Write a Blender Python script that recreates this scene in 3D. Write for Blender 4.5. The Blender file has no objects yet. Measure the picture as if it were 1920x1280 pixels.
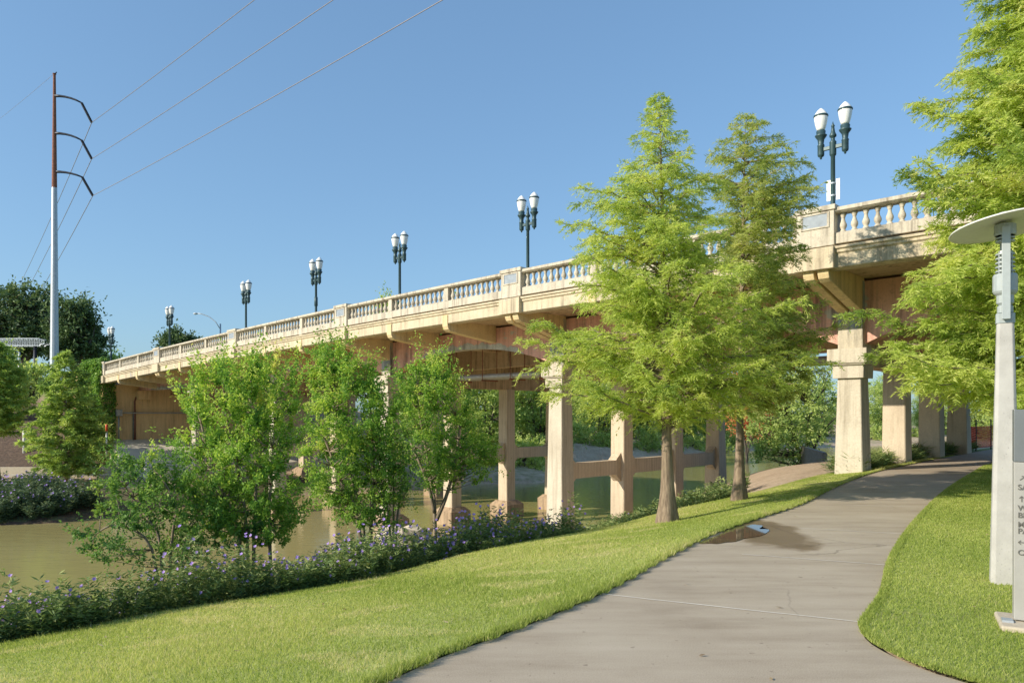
import bpy, bmesh, math, random
import numpy as np
from mathutils import Vector, Matrix
R = math.radians
sc = bpy.context.scene
C = sc.collection
random.seed(7)
rng = np.random.default_rng(11)

# ---------------------------------------------------------------- camera
F = 1374.0                     # focal length in photo pixels (photo 1920 wide), horizon at y=775
cam_d = bpy.data.cameras.new('camera'); cam = bpy.data.objects.new('camera', cam_d); C.objects.link(cam)
cam.location = (0, 0, 1.6); cam.rotation_euler = (R(90), 0, 0)
cam_d.sensor_width = 36; cam_d.lens = F/1920*36; cam_d.shift_y = 135/1920
cam_d.clip_start = 0.1; cam_d.clip_end = 3000
sc.camera = cam
# ---------------------------------------------------------------- light
SUN_AZ, SUN_EL = 66.0, 26.0    # direction the light travels (from +Y towards +X), elevation
w = bpy.data.worlds.new("World"); sc.world = w; w.use_nodes = True
wn = w.node_tree; bg = wn.nodes['Background']
sky = wn.nodes.new('ShaderNodeTexSky'); sky.sky_type = 'NISHITA'; sky.sun_disc = False
sky.sun_elevation = R(SUN_EL); sky.sun_rotation = R(SUN_AZ+180)
sky.air_density = 1.1; sky.dust_density = 1.1; sky.ozone_density = 2.6
gm = wn.nodes.new('ShaderNodeGamma'); gm.inputs[1].default_value = .6; wn.links.new(sky.outputs[0], gm.inputs[0])
tn_ = wn.nodes.new('ShaderNodeMix'); tn_.data_type = 'RGBA'; tn_.blend_type = 'MULTIPLY'; tn_.inputs[0].default_value = 1; tn_.inputs[7].default_value = (.60, .83, 1.04, 1)
wn.links.new(gm.outputs[0], tn_.inputs[6]); wn.links.new(tn_.outputs[2], bg.inputs[0]); bg.inputs[1].default_value = 0.145
sl = bpy.data.lights.new('sun', 'SUN'); sl.energy = 2.8; sl.angle = R(0.5); sl.color = (1, .90, .74)
so = bpy.data.objects.new('sun', sl); C.objects.link(so)
tv = Vector((math.sin(R(SUN_AZ))*math.cos(R(SUN_EL)), math.cos(R(SUN_AZ))*math.cos(R(SUN_EL)), -math.sin(R(SUN_EL))))
so.rotation_euler = tv.to_track_quat('-Z', 'Y').to_euler()
sc.view_settings.view_transform = 'Standard'; sc.view_settings.look = 'None'
sc.view_settings.exposure = 1.1; sc.view_settings.gamma = 1

# ---------------------------------------------------------------- materials
def nt(name):
    m = bpy.data.materials.new(name); m.use_nodes = True
    return m, m.node_tree, m.node_tree.nodes['Principled BSDF']
def node(t, typ, **kw):
    n = t.nodes.new(typ)
    for k, v in kw.items():
        if k == 'in_':
            for a, b in v.items(): n.inputs[a].default_value = b
        else: setattr(n, k, v)
    return n
def rgba(c): return (c[0], c[1], c[2], 1)
def ramp(t, fac, stops):
    r = t.nodes.new('ShaderNodeValToRGB'); t.links.new(fac, r.inputs[0])
    e = r.color_ramp.elements
    while len(e) > 1: e.remove(e[-1])
    e[0].position = stops[0][0]; e[0].color = rgba(stops[0][1])
    for p, c in stops[1:]:
        q = e.new(p); q.color = rgba(c)
    return r.outputs[0]
def coords(t, scale=(1, 1, 1), world=True):
    if world: s = t.nodes.new('ShaderNodeNewGeometry').outputs['Position']
    else: s = t.nodes.new('ShaderNodeTexCoord').outputs['Object']
    mp = t.nodes.new('ShaderNodeMapping'); mp.inputs['Scale'].default_value = scale
    t.links.new(s, mp.inputs[0]); return mp.outputs[0]
def noise(t, vec, scale, detail=5, rough=.6):
    n = t.nodes.new('ShaderNodeTexNoise'); n.inputs['Scale'].default_value = scale
    n.inputs['Detail'].default_value = detail; n.inputs['Roughness'].default_value = rough
    t.links.new(vec, n.inputs['Vector']); return n.outputs[0]
def mix(t, fac, a, b, mode='MIX'):
    n = t.nodes.new('ShaderNodeMix'); n.data_type = 'RGBA'; n.blend_type = mode
    for i, v in ((0, fac), (6, a), (7, b)):
        if isinstance(v, (int, float)): n.inputs[i].default_value = v
        elif isinstance(v, tuple): n.inputs[i].default_value = rgba(v)
        else: t.links.new(v, n.inputs[i])
    return n.outputs[2]
def bump(t, p, h, strength=.3, dist=.02):
    b = t.nodes.new('ShaderNodeBump'); b.inputs['Strength'].default_value = strength; b.inputs['Distance'].default_value = dist
    t.links.new(h, b.inputs['Height']); t.links.new(b.outputs[0], p.inputs['Normal'])
def concrete(name, c1, c2, dark=(.08, .07, .055), streak=.5, patch=None, board=0, rough=.85, scale=1., pt=.62):
    m, t, p = nt(name)
    v = coords(t)
    base = ramp(t, noise(t, v, 1.3*scale, 6), [(.3, c1), (.7, c2)])
    fine = noise(t, v, 22*scale, 4)
    base = mix(t, .35, base, ramp(t, fine, [(.3, tuple(x*.72 for x in c1)), (.7, tuple(min(1, x*1.12) for x in c2))]))
    if patch:
        pm = ramp(t, noise(t, v, 1.1, 7, .62), [(pt, (0, 0, 0)), (pt+.03, (1, 1, 1))])
        base = mix(t, pm, base, patch)
    if streak:
        sv = coords(t, (5.5, 5.5, .32))
        sm = ramp(t, noise(t, sv, 1.0, 6, .7), [(.47, (0, 0, 0)), (.68, (streak,)*3)])
        big = ramp(t, noise(t, v, .55, 3), [(.34, (.15,)*3), (.55, (1, 1, 1))])
        mm = mix(t, 1.0, sm, big, 'MULTIPLY')
        base = mix(t, mm, base, dark)
    gm_ = ramp(t, noise(t, v, 3.2, 8, .72), [(.55, (0, 0, 0)), (.72, (.45*streak,)*3)]); base = mix(t, gm_, base, dark)
    h = fine
    if board:
        wv = node(t, 'ShaderNodeTexWave', in_={'Scale': board, 'Distortion': .6, 'Detail': 2})
        wv.bands_direction = 'DIAGONAL'; t.links.new(coords(t, (1, 1, .02)), wv.inputs[0])
        base = mix(t, ramp(t, wv.outputs[1], [(.0, (.22,)*3), (.2, (0, 0, 0))]), base, dark)
    t.links.new(base, p.inputs['Base Color']); p.inputs['Roughness'].default_value = rough
    bump(t, p, h, .35, .012)
    return m
def plain(name, c, rough=.5, metal=0., var=.15, scale=6., world=True):
    m, t, p = nt(name)
    v = coords(t, world=world)
    b = ramp(t, noise(t, v, scale, 5), [(.3, tuple(x*(1-var) for x in c)), (.7, tuple(min(1, x*(1+var)) for x in c))])
    t.links.new(b, p.inputs['Base Color']); p.inputs['Roughness'].default_value = rough; p.inputs['Metallic'].default_value = metal
    return m
def leafmat(name, stops, trans=.45, rough=.55, spec=.25):
    m, t, p = nt(name)
    at = node(t, 'ShaderNodeAttribute', attribute_name='var')
    col = ramp(t, at.outputs['Fac'], stops)
    t.links.new(col, p.inputs['Base Color']); p.inputs['Roughness'].default_value = rough
    p.inputs['Specular IOR Level'].default_value = spec
    tr = t.nodes.new('ShaderNodeBsdfTranslucent')
    t.links.new(mix(t, .5, col, mix(t, 1.0, col, (1.0, 1.0, .35), 'MULTIPLY')), tr.inputs[0])
    ms = t.nodes.new('ShaderNodeMixShader'); ms.inputs[0].default_value = trans
    t.links.new(p.outputs[0], ms.inputs[1]); t.links.new(tr.outputs[0], ms.inputs[2])
    t.links.new(ms.outputs[0], t.nodes['Material Output'].inputs['Surface'])
    return m
def barkmat(name, c1, c2, sc_=14.):
    m, t, p = nt(name)
    f = noise(t, coords(t, (1, 1, .12), world=False), sc_, 6, .7)
    t.links.new(ramp(t, f, [(.35, c1), (.65, c2)]), p.inputs['Base Color']); p.inputs['Roughness'].default_value = .9
    bump(t, p, f, .8, .02); return m

M = {}
M['cream'] = concrete('cream_concrete', (.55, .46, .315), (.65, .56, .40), dark=(.16, .12, .08), streak=.75, patch=(.42, .40, .36), pt=.66)
M['cream_weathered'] = concrete('weathered_rail_concrete', (.50, .44, .34), (.64, .58, .47), dark=(.13, .105, .08), streak=.85)
M['yellow'] = concrete('ochre_concrete', (.70, .53, .28), (.80, .63, .37), dark=(.16, .11, .06), streak=.45)
M['salmon'] = concrete('salmon_painted_concrete', (.72, .37, .28), (.80, .46, .36), dark=(.12, .07, .06), streak=.8, patch=(.55, .50, .44), pt=.60)
M['pilaster'] = concrete('stained_pilaster_concrete', (.42, .37, .28), (.62, .55, .42), dark=(.07, .065, .06), streak=.95, patch=(.34, .37, .38), pt=.52)
M['column'] = concrete('column_concrete', (.50, .44, .34), (.60, .54, .43), dark=(.20, .16, .11), streak=.6, board=2.2)
M['column_tan'] = concrete('tan_column_concrete', (.53, .44, .32), (.63, .53, .40), dark=(.18, .13, .08), streak=.5, board=2.2)
M['under'] = concrete('under_deck_concrete', (.46, .32, .20), (.60, .45, .29), dark=(.06, .045, .03), streak=.9)
M['abut'] = concrete('abutment_ochre_wall', (.80, .53, .26), (.86, .60, .31), dark=(.18, .10, .05), streak=.5)
M['slab'] = concrete('bank_concrete', (.44, .37, .27), (.56, .49, .38), dark=(.2, .16, .11), streak=0)
M['apron'] = concrete('pale_apron_concrete', (.66, .60, .48), (.80, .74, .62), dark=(.3, .25, .18), streak=0)
M['rockc'] = concrete('waterworn_concrete', (.34, .24, .15), (.48, .36, .24), dark=(.1, .07, .05), streak=.8)
M['bare'] = concrete('bare_grey_concrete', (.40, .38, .33), (.62, .59, .52), dark=(.10, .09, .08), streak=.9)
M['plaque'] = plain('plaque_slate', (.26, .30, .34), .6)
M['asphalt'] = plain('asphalt', (.06, .06, .06), .9)
M['iron'] = plain('dark_green_iron', (.035, .075, .085), .45, .2)
M['globe'] = plain('white_globe_glass', (.82, .82, .80), .25, 0, .02)
M['steel'] = plain('galvanised_steel', (.42, .46, .50), .5, .5)
M['rust'] = plain('rusty_steel', (.22, .085, .05), .8, .1, .35)
M['darksteel'] = plain('dark_steel', (.03, .035, .05), .5, .4)
M['wire'] = plain('wire_metal', (.30, .27, .27), .6, .3)
M['pipe'] = plain('pipe_metal', (.40, .38, .36), .5, .3)
M['lampgrey'] = plain('grey_lamp_paint', (.36, .40, .40), .45, .1, .06, 20)
M['disc'] = plain('painted_disc', (.62, .62, .56), .5, 0, .05, 20)
M['signwhite'] = plain('white_sign_back', (.80, .78, .74), .4)
M['orange'] = plain('orange_plastic', (.75, .10, .03), .5, 0, .1)
M['white'] = plain('white_paint', (.72, .72, .68), .6)
M['signdark'] = plain('sign_grey_panel', (.17, .185, .19), .4, .2, .06)
M['signpanel'] = plain('sign_pale_panel', (.37, .36, .33), .5, .1, .06)
M['lettering'] = plain('sign_lettering', (.13, .125, .11), .5, 0, .05)
M['wood'] = plain('weathered_wood', (.22, .19, .16), .9, 0, .3)
# exposed aggregate concrete of the light post
m, t, p = nt('pitted_post_concrete'); v = coords(t)
vo = node(t, 'ShaderNodeTexVoronoi', in_={'Scale': 38.}); t.links.new(coords(t, (1, 1, .7)), vo.inputs[0])
b = ramp(t, noise(t, v, 5, 6), [(.3, (.36, .35, .325)), (.7, (.47, .46, .43))])
pm = mix(t, 1.0, ramp(t, vo.outputs[0], [(.13, (1, 1, 1)), (.2, (0, 0, 0))]), ramp(t, noise(t, v, 3.5, 3), [(.5, (0, 0, 0)), (.62, (.8,)*3)]), 'MULTIPLY')
t.links.new(mix(t, pm, b, (.26, .25, .24)), p.inputs['Base Color']); p.inputs['Roughness'].default_value = .85
bump(t, p, noise(t, v, 60, 3), .3, .005); M['post'] = m
# path concrete with the wet patch beside the lawn
m, t, p = nt('path_concrete'); v = coords(t)
b = ramp(t, noise(t, v, .55, 6, .62), [(.34, (.27, .20, .135)), (.48, (.40, .32, .232)), (.66, (.50, .42, .315))])
b = mix(t, .5, b, ramp(t, noise(t, coords(t, (.5, 2.6, 1)), 1.2, 6, .65), [(.34, (.27, .205, .138)), (.5, (.43, .352, .258)), (.68, (.53, .447, .34))]))
b = mix(t, .25, b, ramp(t, noise(t, v, 120, 3), [(.35, (.12, .095, .07)), (.62, (.56, .49, .38))]))
vc = node(t, 'ShaderNodeTexVoronoi', in_={'Scale': .42}); vc.feature = 'DISTANCE_TO_EDGE'
dv = node(t, 'ShaderNodeMix', data_type='RGBA'); dv.inputs[0].default_value = .28; t.links.new(v, dv.inputs[6]); nz = t.nodes.new('ShaderNodeTexNoise'); nz.inputs['Scale'].default_value = 1.3; nz.inputs['Detail'].default_value = 7; t.links.new(v, nz.inputs['Vector']); t.links.new(nz.outputs[1], dv.inputs[7]); t.links.new(dv.outputs[2], vc.inputs['Vector'])
ck = mix(t, 1.0, ramp(t, vc.outputs[0], [(.0, (.55,)*3), (.0035, (0, 0, 0))]), ramp(t, noise(t, v, .35, 2), [(.5, (0, 0, 0)), (.56, (1, 1, 1))]), 'MULTIPLY')
b = mix(t, ck, b, (.10, .08, .06))
spk = ramp(t, noise(t, v, 14, 2, .5), [(.70, (0, 0, 0)), (.74, (.6,)*3)]); b = mix(t, spk, b, (.17, .13, .09))
mp = node(t, 'ShaderNodeMapping', in_={'Location': (-3.35, -10.15, 0), 'Rotation': (0, 0, 0)})
geo = t.nodes.new('ShaderNodeNewGeometry'); t.links.new(geo.outputs['Position'], mp.inputs[0])
m2 = node(t, 'ShaderNodeMapping', in_={'Rotation': (0, 0, R(32)), 'Scale': (1.7, .62, 1)}); t.links.new(mp.outputs[0], m2.inputs[0])
ln = node(t, 'ShaderNodeVectorMath', operation='LENGTH'); t.links.new(m2.outputs[0], ln.inputs[0])
ad = node(t, 'ShaderNodeMath', operation='MULTIPLY_ADD'); t.links.new(noise(t, v, 2.4, 6), ad.inputs[0]); ad.inputs[1].default_value = 1.1; t.links.new(ln.outputs['Value'], ad.inputs[2])
wet = ramp(t, ad.outputs[0], [(1.22, (1, 1, 1)), (1.26, (0, 0, 0))]) if False else None
su = node(t, 'ShaderNodeMapRange', in_={'From Min': 1.38, 'From Max': 1.62, 'To Min': 1, 'To Max': 0}); t.links.new(ad.outputs[0], su.inputs[0])
b = mix(t, su.outputs[0], b, mix(t, 1.0, b, (.55, .46, .36), 'MULTIPLY'))
t.links.new(b, p.inputs['Base Color'])
rr = node(t, 'ShaderNodeMapRange', in_={'To Min': .85, 'To Max': .38}); t.links.new(su.outputs[0], rr.inputs[0]); t.links.new(rr.outputs[0], p.inputs['Roughness'])
bump(t, p, noise(t, v, 90, 3), .25, .004); M['path'] = m
M['joint'] = plain('joint_sealant', (.66, .61, .52), .9, 0, .12, 8)
# murky river water
m, t, p = nt('river_water')
b = ramp(t, noise(t, coords(t, (.05, .12, 1)), 1, 4), [(.3, (.33, .285, .115)), (.7, (.38, .33, .135))])
t.links.new(b, p.inputs['Base Color']); p.inputs['Roughness'].default_value = .07; p.inputs['IOR'].default_value = 1.33
wa = noise(t, coords(t, (1, 2.4, 1)), .9, 4); bump(t, p, wa, .28, .06); M['water'] = m
m, t, p = nt('puddle_water'); p.inputs['Base Color'].default_value = (.13, .10, .06, 1); p.inputs['Roughness'].default_value = .02; p.inputs['IOR'].default_value = 1.45; M['puddle'] = m
# ground, mixed by what grows there ("veg")
m, t, p = nt('bank_ground'); v = coords(t)
at = node(t, 'ShaderNodeAttribute', attribute_name='veg')
soil = ramp(t, noise(t, v, .9, 8, .7), [(.3, (.30, .21, .135)), (.5, (.50, .385, .26)), (.7, (.62, .50, .36))])
at2 = node(t, 'ShaderNodeAttribute', attribute_name='mulch')
soil = mix(t, .5, soil, ramp(t, noise(t, v, 9, 6, .7), [(.35, (.26, .18, .12)), (.65, (.62, .50, .37))]))
soil = mix(t, at2.outputs['Fac'], soil, ramp(t, noise(t, v, 5, 7, .75), [(.35, (.05, .032, .022)), (.6, (.14, .09, .06)), (.75, (.26, .2, .13))]))
gr = ramp(t, noise(t, v, 1.7, 7, .7), [(.3, (.10, .15, .03)), (.7, (.20, .25, .06))])
gr = mix(t, .5, gr, ramp(t, noise(t, v, 30, 4), [(.35, (.06, .10, .02)), (.7, (.26, .28, .09))]))
am = node(t, 'ShaderNodeMath', operation='MULTIPLY_ADD'); t.links.new(noise(t, v, 1.4, 5), am.inputs[0]); am.inputs[1].default_value = .5
sb = node(t, 'ShaderNodeMath', operation='SUBTRACT'); t.links.new(at.outputs['Fac'], sb.inputs[0]); sb.inputs[1].default_value = .25; t.links.new(sb.outputs[0], am.inputs[2])
sm = node(t, 'ShaderNodeMapRange', in_={'From Min': .4, 'From Max': .6}); t.links.new(am.outputs[0], sm.inputs[0])
t.links.new(mix(t, sm.outputs[0], soil, gr), p.inputs['Base Color']); p.inputs['Roughness'].default_value = .95
bump(t, p, noise(t, v, 6, 8, .75), .8, .06); M['ground'] = m
m, t, p = nt('lawn_thatch'); v = coords(t)
b = ramp(t, noise(t, v, 45, 5, .7), [(.3, (.22, .28, .06)), (.55, (.42, .46, .13)), (.75, (.56, .53, .24))])
b = mix(t, ramp(t, noise(t, v, 2.2, 4), [(.55, (0, 0, 0)), (.7, (.6,)*3)]), b, (.30, .27, .12))
t.links.new(b, p.inputs['Base Color']); p.inputs['Roughness'].default_value = .95; bump(t, p, noise(t, v, 80, 3), .8, .02); M['lawn'] = m
M['blade'] = leafmat('grass_blades', [(0, (.20, .29, .05)), (.4, (.41, .49, .11)), (.75, (.62, .64, .22)), (1, (.80, .69, .42))], .5)
M['cypress'] = leafmat('cypress_needles', [(0, (.26, .38, .09)), (.45, (.60, .70, .17)), (.8, (.80, .82, .28)), (1, (.84, .78, .40))], .6)
M['cypress2'] = leafmat('cypress_needles_olive', [(0, (.24, .34, .08)), (.5, (.52, .58, .16)), (1, (.74, .70, .32))], .58)
M['cypress3'] = leafmat('cypress_needles_deep', [(0, (.17, .29, .08)), (.5, (.40, .54, .13)), (1, (.68, .74, .24))], .5)
M['ruellia_dark'] = leafmat('far_bed_leaves', [(0, (.03, .07, .04)), (.5, (.08, .14, .07)), (1, (.24, .30, .15))], .3)
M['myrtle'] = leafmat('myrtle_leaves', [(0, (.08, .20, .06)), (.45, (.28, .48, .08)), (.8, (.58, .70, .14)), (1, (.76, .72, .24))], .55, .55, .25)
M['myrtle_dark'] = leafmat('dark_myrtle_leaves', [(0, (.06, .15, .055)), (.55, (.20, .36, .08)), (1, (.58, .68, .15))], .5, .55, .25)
M['oak'] = leafmat('oak_leaves', [(0, (.045, .08, .04)), (.6, (.12, .19, .075)), (1, (.26, .33, .13))], .25)
M['thicket'] = leafmat('thicket_leaves', [(0, (.22, .33, .10)), (.5, (.48, .60, .18)), (1, (.74, .78, .32))], .52)
M['rustleaf'] = leafmat('orange_vine_leaves', [(0, (.35, .12, .05)), (.5, (.75, .28, .12)), (.8, (.75, .34, .16)), (1, (.35, .40, .08))], .4)
M['ivy'] = leafmat('ivy_leaves', [(0, (.05, .14, .03)), (.6, (.22, .40, .07)), (1, (.50, .62, .16))], .35)
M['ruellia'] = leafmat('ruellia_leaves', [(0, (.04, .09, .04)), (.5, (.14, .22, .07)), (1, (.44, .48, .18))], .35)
M['dryleaf'] = leafmat('dry_leaves', [(0, (.16, .09, .04)), (1, (.62, .48, .28))], .2)
M['petal'] = leafmat('purple_petals', [(0, (.42, .27, .85)), (1, (.70, .48, .92))], .4)
M['bark_c'] = barkmat('cypress_bark', (.13, .092, .062), (.33, .25, .175), 22.)
M['bark_m'] = barkmat('myrtle_bark', (.14, .11, .075), (.34, .27, .19))
M['bark_o'] = barkmat('dark_bark', (.05, .04, .03), (.12, .10, .075))

# ---------------------------------------------------------------- object helpers
def tag(o, label=None, cat=None, group=None, kind=None):
    if label: o['label'] = label
    if cat: o['category'] = cat
    if group: o['group'] = group
    if kind: o['kind'] = kind
    return o
def empty(name, loc=(0, 0, 0), rz=0, parent=None):
    o = bpy.data.objects.new(name, None); C.objects.link(o); o.location = loc; o.rotation_euler = (0, 0, rz)
    o.empty_display_size = .3
    if parent: o.parent = parent
    return o
class MB:
    def __init__(s): s.v = []; s.f = []
    def add(s, v, f):
        k = len(s.v); s.v += [tuple(x) for x in v]; s.f += [tuple(i+k for i in q) for q in f]; return s
    def box(s, x0, x1, y0, y1, z0, z1, fn=None):
        v = [(x, y, z) for x in (x0, x1) for y in (y0, y1) for z in (z0, z1)]
        if fn: v = [fn(*q) for q in v]
        return s.add(v, [(0, 1, 3, 2), (4, 6, 7, 5), (0, 4, 5, 1), (2, 3, 7, 6), (0, 2, 6, 4), (1, 5, 7, 3)])
    def frustum(s, c, h0, z0, h1, z1, fn=None, cham=0):
        # square tapered block, h = half size (scalar or pair)
        def ring(h, z):
            a, b = (h, h) if not isinstance(h, tuple) else h
            k = cham*min(a, b)
            p = [(-a, -b+k), (-a+k, -b), (a-k, -b), (a, -b+k), (a, b-k), (a-k, b), (-a+k, b), (-a, b-k)] if cham else [(-a, -b), (a, -b), (a, b), (-a, b)]
            return [(c[0]+x, c[1]+y, z) for x, y in p]
        v = ring(h0, z0)+ring(h1, z1); n = len(v)//2
        if fn: v = [fn(*q) for q in v]
        return s.add(v, [tuple(range(n))[::-1], tuple(range(n, 2*n))]+[(i, (i+1) % n, n+(i+1) % n, n+i) for i in range(n)])
    def lathe(s, prof, c=(0, 0, 0), n=12, axis='z'):
        k = len(prof); v = []
        for r, z in prof:
            for i in range(n):
                a = 2*math.pi*i/n; v.append((c[0]+r*math.cos(a), c[1]+r*math.sin(a), c[2]+z))
        f = [(j*n+i, j*n+(i+1) % n, (j+1)*n+(i+1) % n, (j+1)*n+i) for j in range(k-1) for i in range(n)]
        f += [tuple(range(n))[::-1], tuple(range((k-1)*n, k*n))]
        return s.add(v, f)
    def tube(s, pts, rad, n=6):
        pts = [Vector(q) for q in pts]; v = []; up = None
        for i, q in enumerate(pts):
            d = (pts[min(i+1, len(pts)-1)]-pts[max(i-1, 0)])
            if d.length < 1e-9: d = Vector((0, 0, 1))
            d.normalize()
            if up is None: up = d.orthogonal().normalized()
            a = (up-d*up.dot(d)); a = a.normalized() if a.length > 1e-6 else d.orthogonal().normalized(); up = a
            b = d.cross(a); r = rad[i] if isinstance(rad, (list, tuple)) else rad
            for j in range(n):
                t_ = 2*math.pi*j/n; v.append(tuple(q+(a*math.cos(t_)+b*math.sin(t_))*r))
        k = len(pts)
        f = [(j*n+i, j*n+(i+1) % n, (j+1)*n+(i+1) % n, (j+1)*n+i) for j in range(k-1) for i in range(n)]
        f += [tuple(range(n))[::-1], tuple(range((k-1)*n, k*n))]
        return s.add(v, f)
    def build(s, name, mat, parent=None, smooth=False, loc=None, bevel=0):
        me = bpy.data.meshes.new(name); me.from_pydata(s.v, [], s.f); me.validate()
        bm = bmesh.new(); bm.from_mesh(me); bmesh.ops.recalc_face_normals(bm, faces=bm.faces); bm.to_mesh(me); bm.free()
        me.materials.append(M[mat] if isinstance(mat, str) else mat)
        if smooth: me.shade_smooth()
        o = bpy.data.objects.new(name, me); C.objects.link(o)
        if loc: o.location = loc
        if parent: o.parent = parent
        if bevel:
            b = o.modifiers.new('b', 'BEVEL'); b.width = bevel; b.segments = 2; b.limit_method = 'ANGLE'; b.angle_limit = R(35)
        return o
def quads(name, V, var, mat, parent=None, per=4):
    """fast mesh of separate polygons, V (n,per,3), var (n)"""
    n = len(V); me = bpy.data.meshes.new(name)
    me.vertices.add(n*per); me.vertices.foreach_set('co', V.reshape(-1).astype(np.float32))
    me.loops.add(n*per); me.loops.foreach_set('vertex_index', np.arange(n*per, dtype=np.int32))
    me.polygons.add(n); me.polygons.foreach_set('loop_start', np.arange(0, n*per, per, dtype=np.int32))
    me.update(calc_edges=True)
    a = me.attributes.new('var', 'FLOAT', 'POINT'); a.data.foreach_set('value', np.repeat(var, per).astype(np.float32))
    me.materials.append(M[mat]); o = bpy.data.objects.new(name, me); C.objects.link(o)
    if parent: o.parent = parent
    return o
def unit(a): return a/np.maximum(np.linalg.norm(a, axis=-1, keepdims=True), 1e-9)
def rdir(n): return unit(rng.normal(size=(n, 3)))
def leaves(P, D, L, W, S=None):
    """rhombic leaves from P along D"""
    n = len(P)
    if S is None: S = unit(np.cross(D, rdir(n)))
    L = np.broadcast_to(np.asarray(L, float).reshape(-1, 1), (n, 1)); W = np.broadcast_to(np.asarray(W, float).reshape(-1, 1), (n, 1))
    mid = P+D*L*.45
    return np.stack([P, mid+S*W/2, P+D*L, mid-S*W/2], 1)
def tris(P, D, L, W, S=None):
    n = len(P)
    if S is None: S = unit(np.cross(D, rdir(n)))
    L = np.broadcast_to(np.asarray(L, float).reshape(-1, 1), (n, 1)); W = np.broadcast_to(np.asarray(W, float).reshape(-1, 1), (n, 1))
    return np.stack([P-S*W/2, P+S*W/2, P+D*L], 1)

# ---------------------------------------------------------------- bridge frame: s along the bridge, L across it
dx, dy = -.7263, .6874; nx, ny = .6874, .7263
def B(s, L, z): return (s*dx+L*nx, s*dy+L*ny, z)
def SL(x, y): return x*dx+y*dy, x*nx+y*ny
def zr(s): return 6.84-3.75e-4*s*s if s > -8 else 6.816+.006*(s+8)
BRZ = math.atan2(dy, dx)
BENT = [-14.3, -3.5, 7.3, 18.1, 28.9, 39.7, 50.5]; ABUT = 61.3
COLL = [21.85, 25.95, 30.1, 34.2]

# ---------------------------------------------------------------- terrain
pathL = np.array([(-8, -6), (-4.5, -2.5), (-2.4, 1.2), (-.76, 4.35), (.05, 5.45), (.867, 6.62), (1.7, 8.1), (2.57, 9.56), (3.7, 11.1), (5.08, 12.9), (7.2, 16.2), (9.9, 20), (13, 23.6), (17, 28), (21, 32.3), (26, 37), (33, 43), (48, 54)], float)
pathR = np.array([(14, 1.2), (9, 1.7), (5.2, 2.7), (3.5, 3.62), (2.71, 4.35), (2.50, 4.95), (2.58, 5.43), (2.80, 5.8), (3.27, 6.5), (4.3, 8.3), (6.2, 11.2), (9.3, 15.6), (14.3, 22.2), (19, 27.6), (24.5, 33), (30, 38), (36, 42.5), (51, 53)], float)
LIP = np.array([(-40, 3, -1.4), (-14, 3.6, -1.1), (-9, 5.6, -.95), (-5.3, 7.6, -.8), (-4.2, 8.8, -.8), (-3.2, 9.6, -.8), (-2.0, 10.6, -.8), (-.89, 12.2, -.78), (.4, 13.5, -.75), (1.87, 14.7, -.72), (2.9, 15.7, -.62), (3.9, 16.6, -.55), (6.3, 18.6, -.4), (8.9, 21.1, -.2), (12, 25, -.15), (17, 30.3, -.15), (25, 38.5, -.2), (33, 46, -.3), (48, 57, -.4), (150, 95, -.6)], float)
NEARW = np.array([(-300, 2), (-60, 6), (-30, 9), (-14, 14), (-9, 18), (-5, 23), (-1, 29), (3, 35), (8, 42), (12, 50), (17, 58), (24, 70), (34, 88), (60, 105), (110, 118), (300, 150)], float)
FARW = np.array([(-300, 30), (-70, 35), (-30, 36.9), (-24, 39), (-21.8, 43), (-19.5, 47.5), (-15.7, 51.4), (-8.5, 56), (-2.6, 60.5), (2, 61), (4.8, 65), (6.5, 76), (9, 89), (17, 98), (34, 112), (60, 130), (100, 145), (300, 190)], float)
QL = np.array([(-300, 46), (-70, 50), (-36, 51), (-24, 51.5), (-19, 56.5), (-13, 62), (-5, 68), (8, 82), (14, 100), (60, 150), (300, 220)], float)
def pdist(P, line, val=None):
    best = np.full(len(P), 1e9); vv = np.zeros(len(P))
    for i in range(len(line)-1):
        a, b_ = line[i, :2], line[i+1, :2]; ab = b_-a
        t_ = np.clip(((P-a)@ab)/(ab@ab), 0, 1); d = np.linalg.norm(P-(a+t_[:, None]*ab), axis=1)
        k = d < best; best[k] = d[k]
        if val is not None: vv[k] = (line[i, 2]*(1-t_)+line[i+1, 2]*t_)[k]
    return (best, vv) if val is not None else best
def inside(P, poly):
    x, y = P[:, 0], P[:, 1]; c = np.zeros(len(P), bool); n = len(poly); j = n-1
    for i in range(n):
        xi, yi = poly[i][:2]; xj, yj = poly[j][:2]
        if yi != yj:
            c ^= ((yi > y) != (yj > y)) & (x < (xj-xi)*(y-yi)/(yj-yi)+xi)
        j = i
    return c
PATHPOLY = np.vstack([pathL, pathR[::-1], [(14, -8)]])
RIVPOLY = np.vstack([NEARW, FARW[::-1]])
LIPPOLY = np.vstack([LIP[:, :2], [(300, 110), (300, -300), (-300, -300), (-300, 2)]])
FARPOLY = np.vstack([FARW, [(300, 2000), (-300, 2000)]])
WATERZ = -4.2
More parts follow.
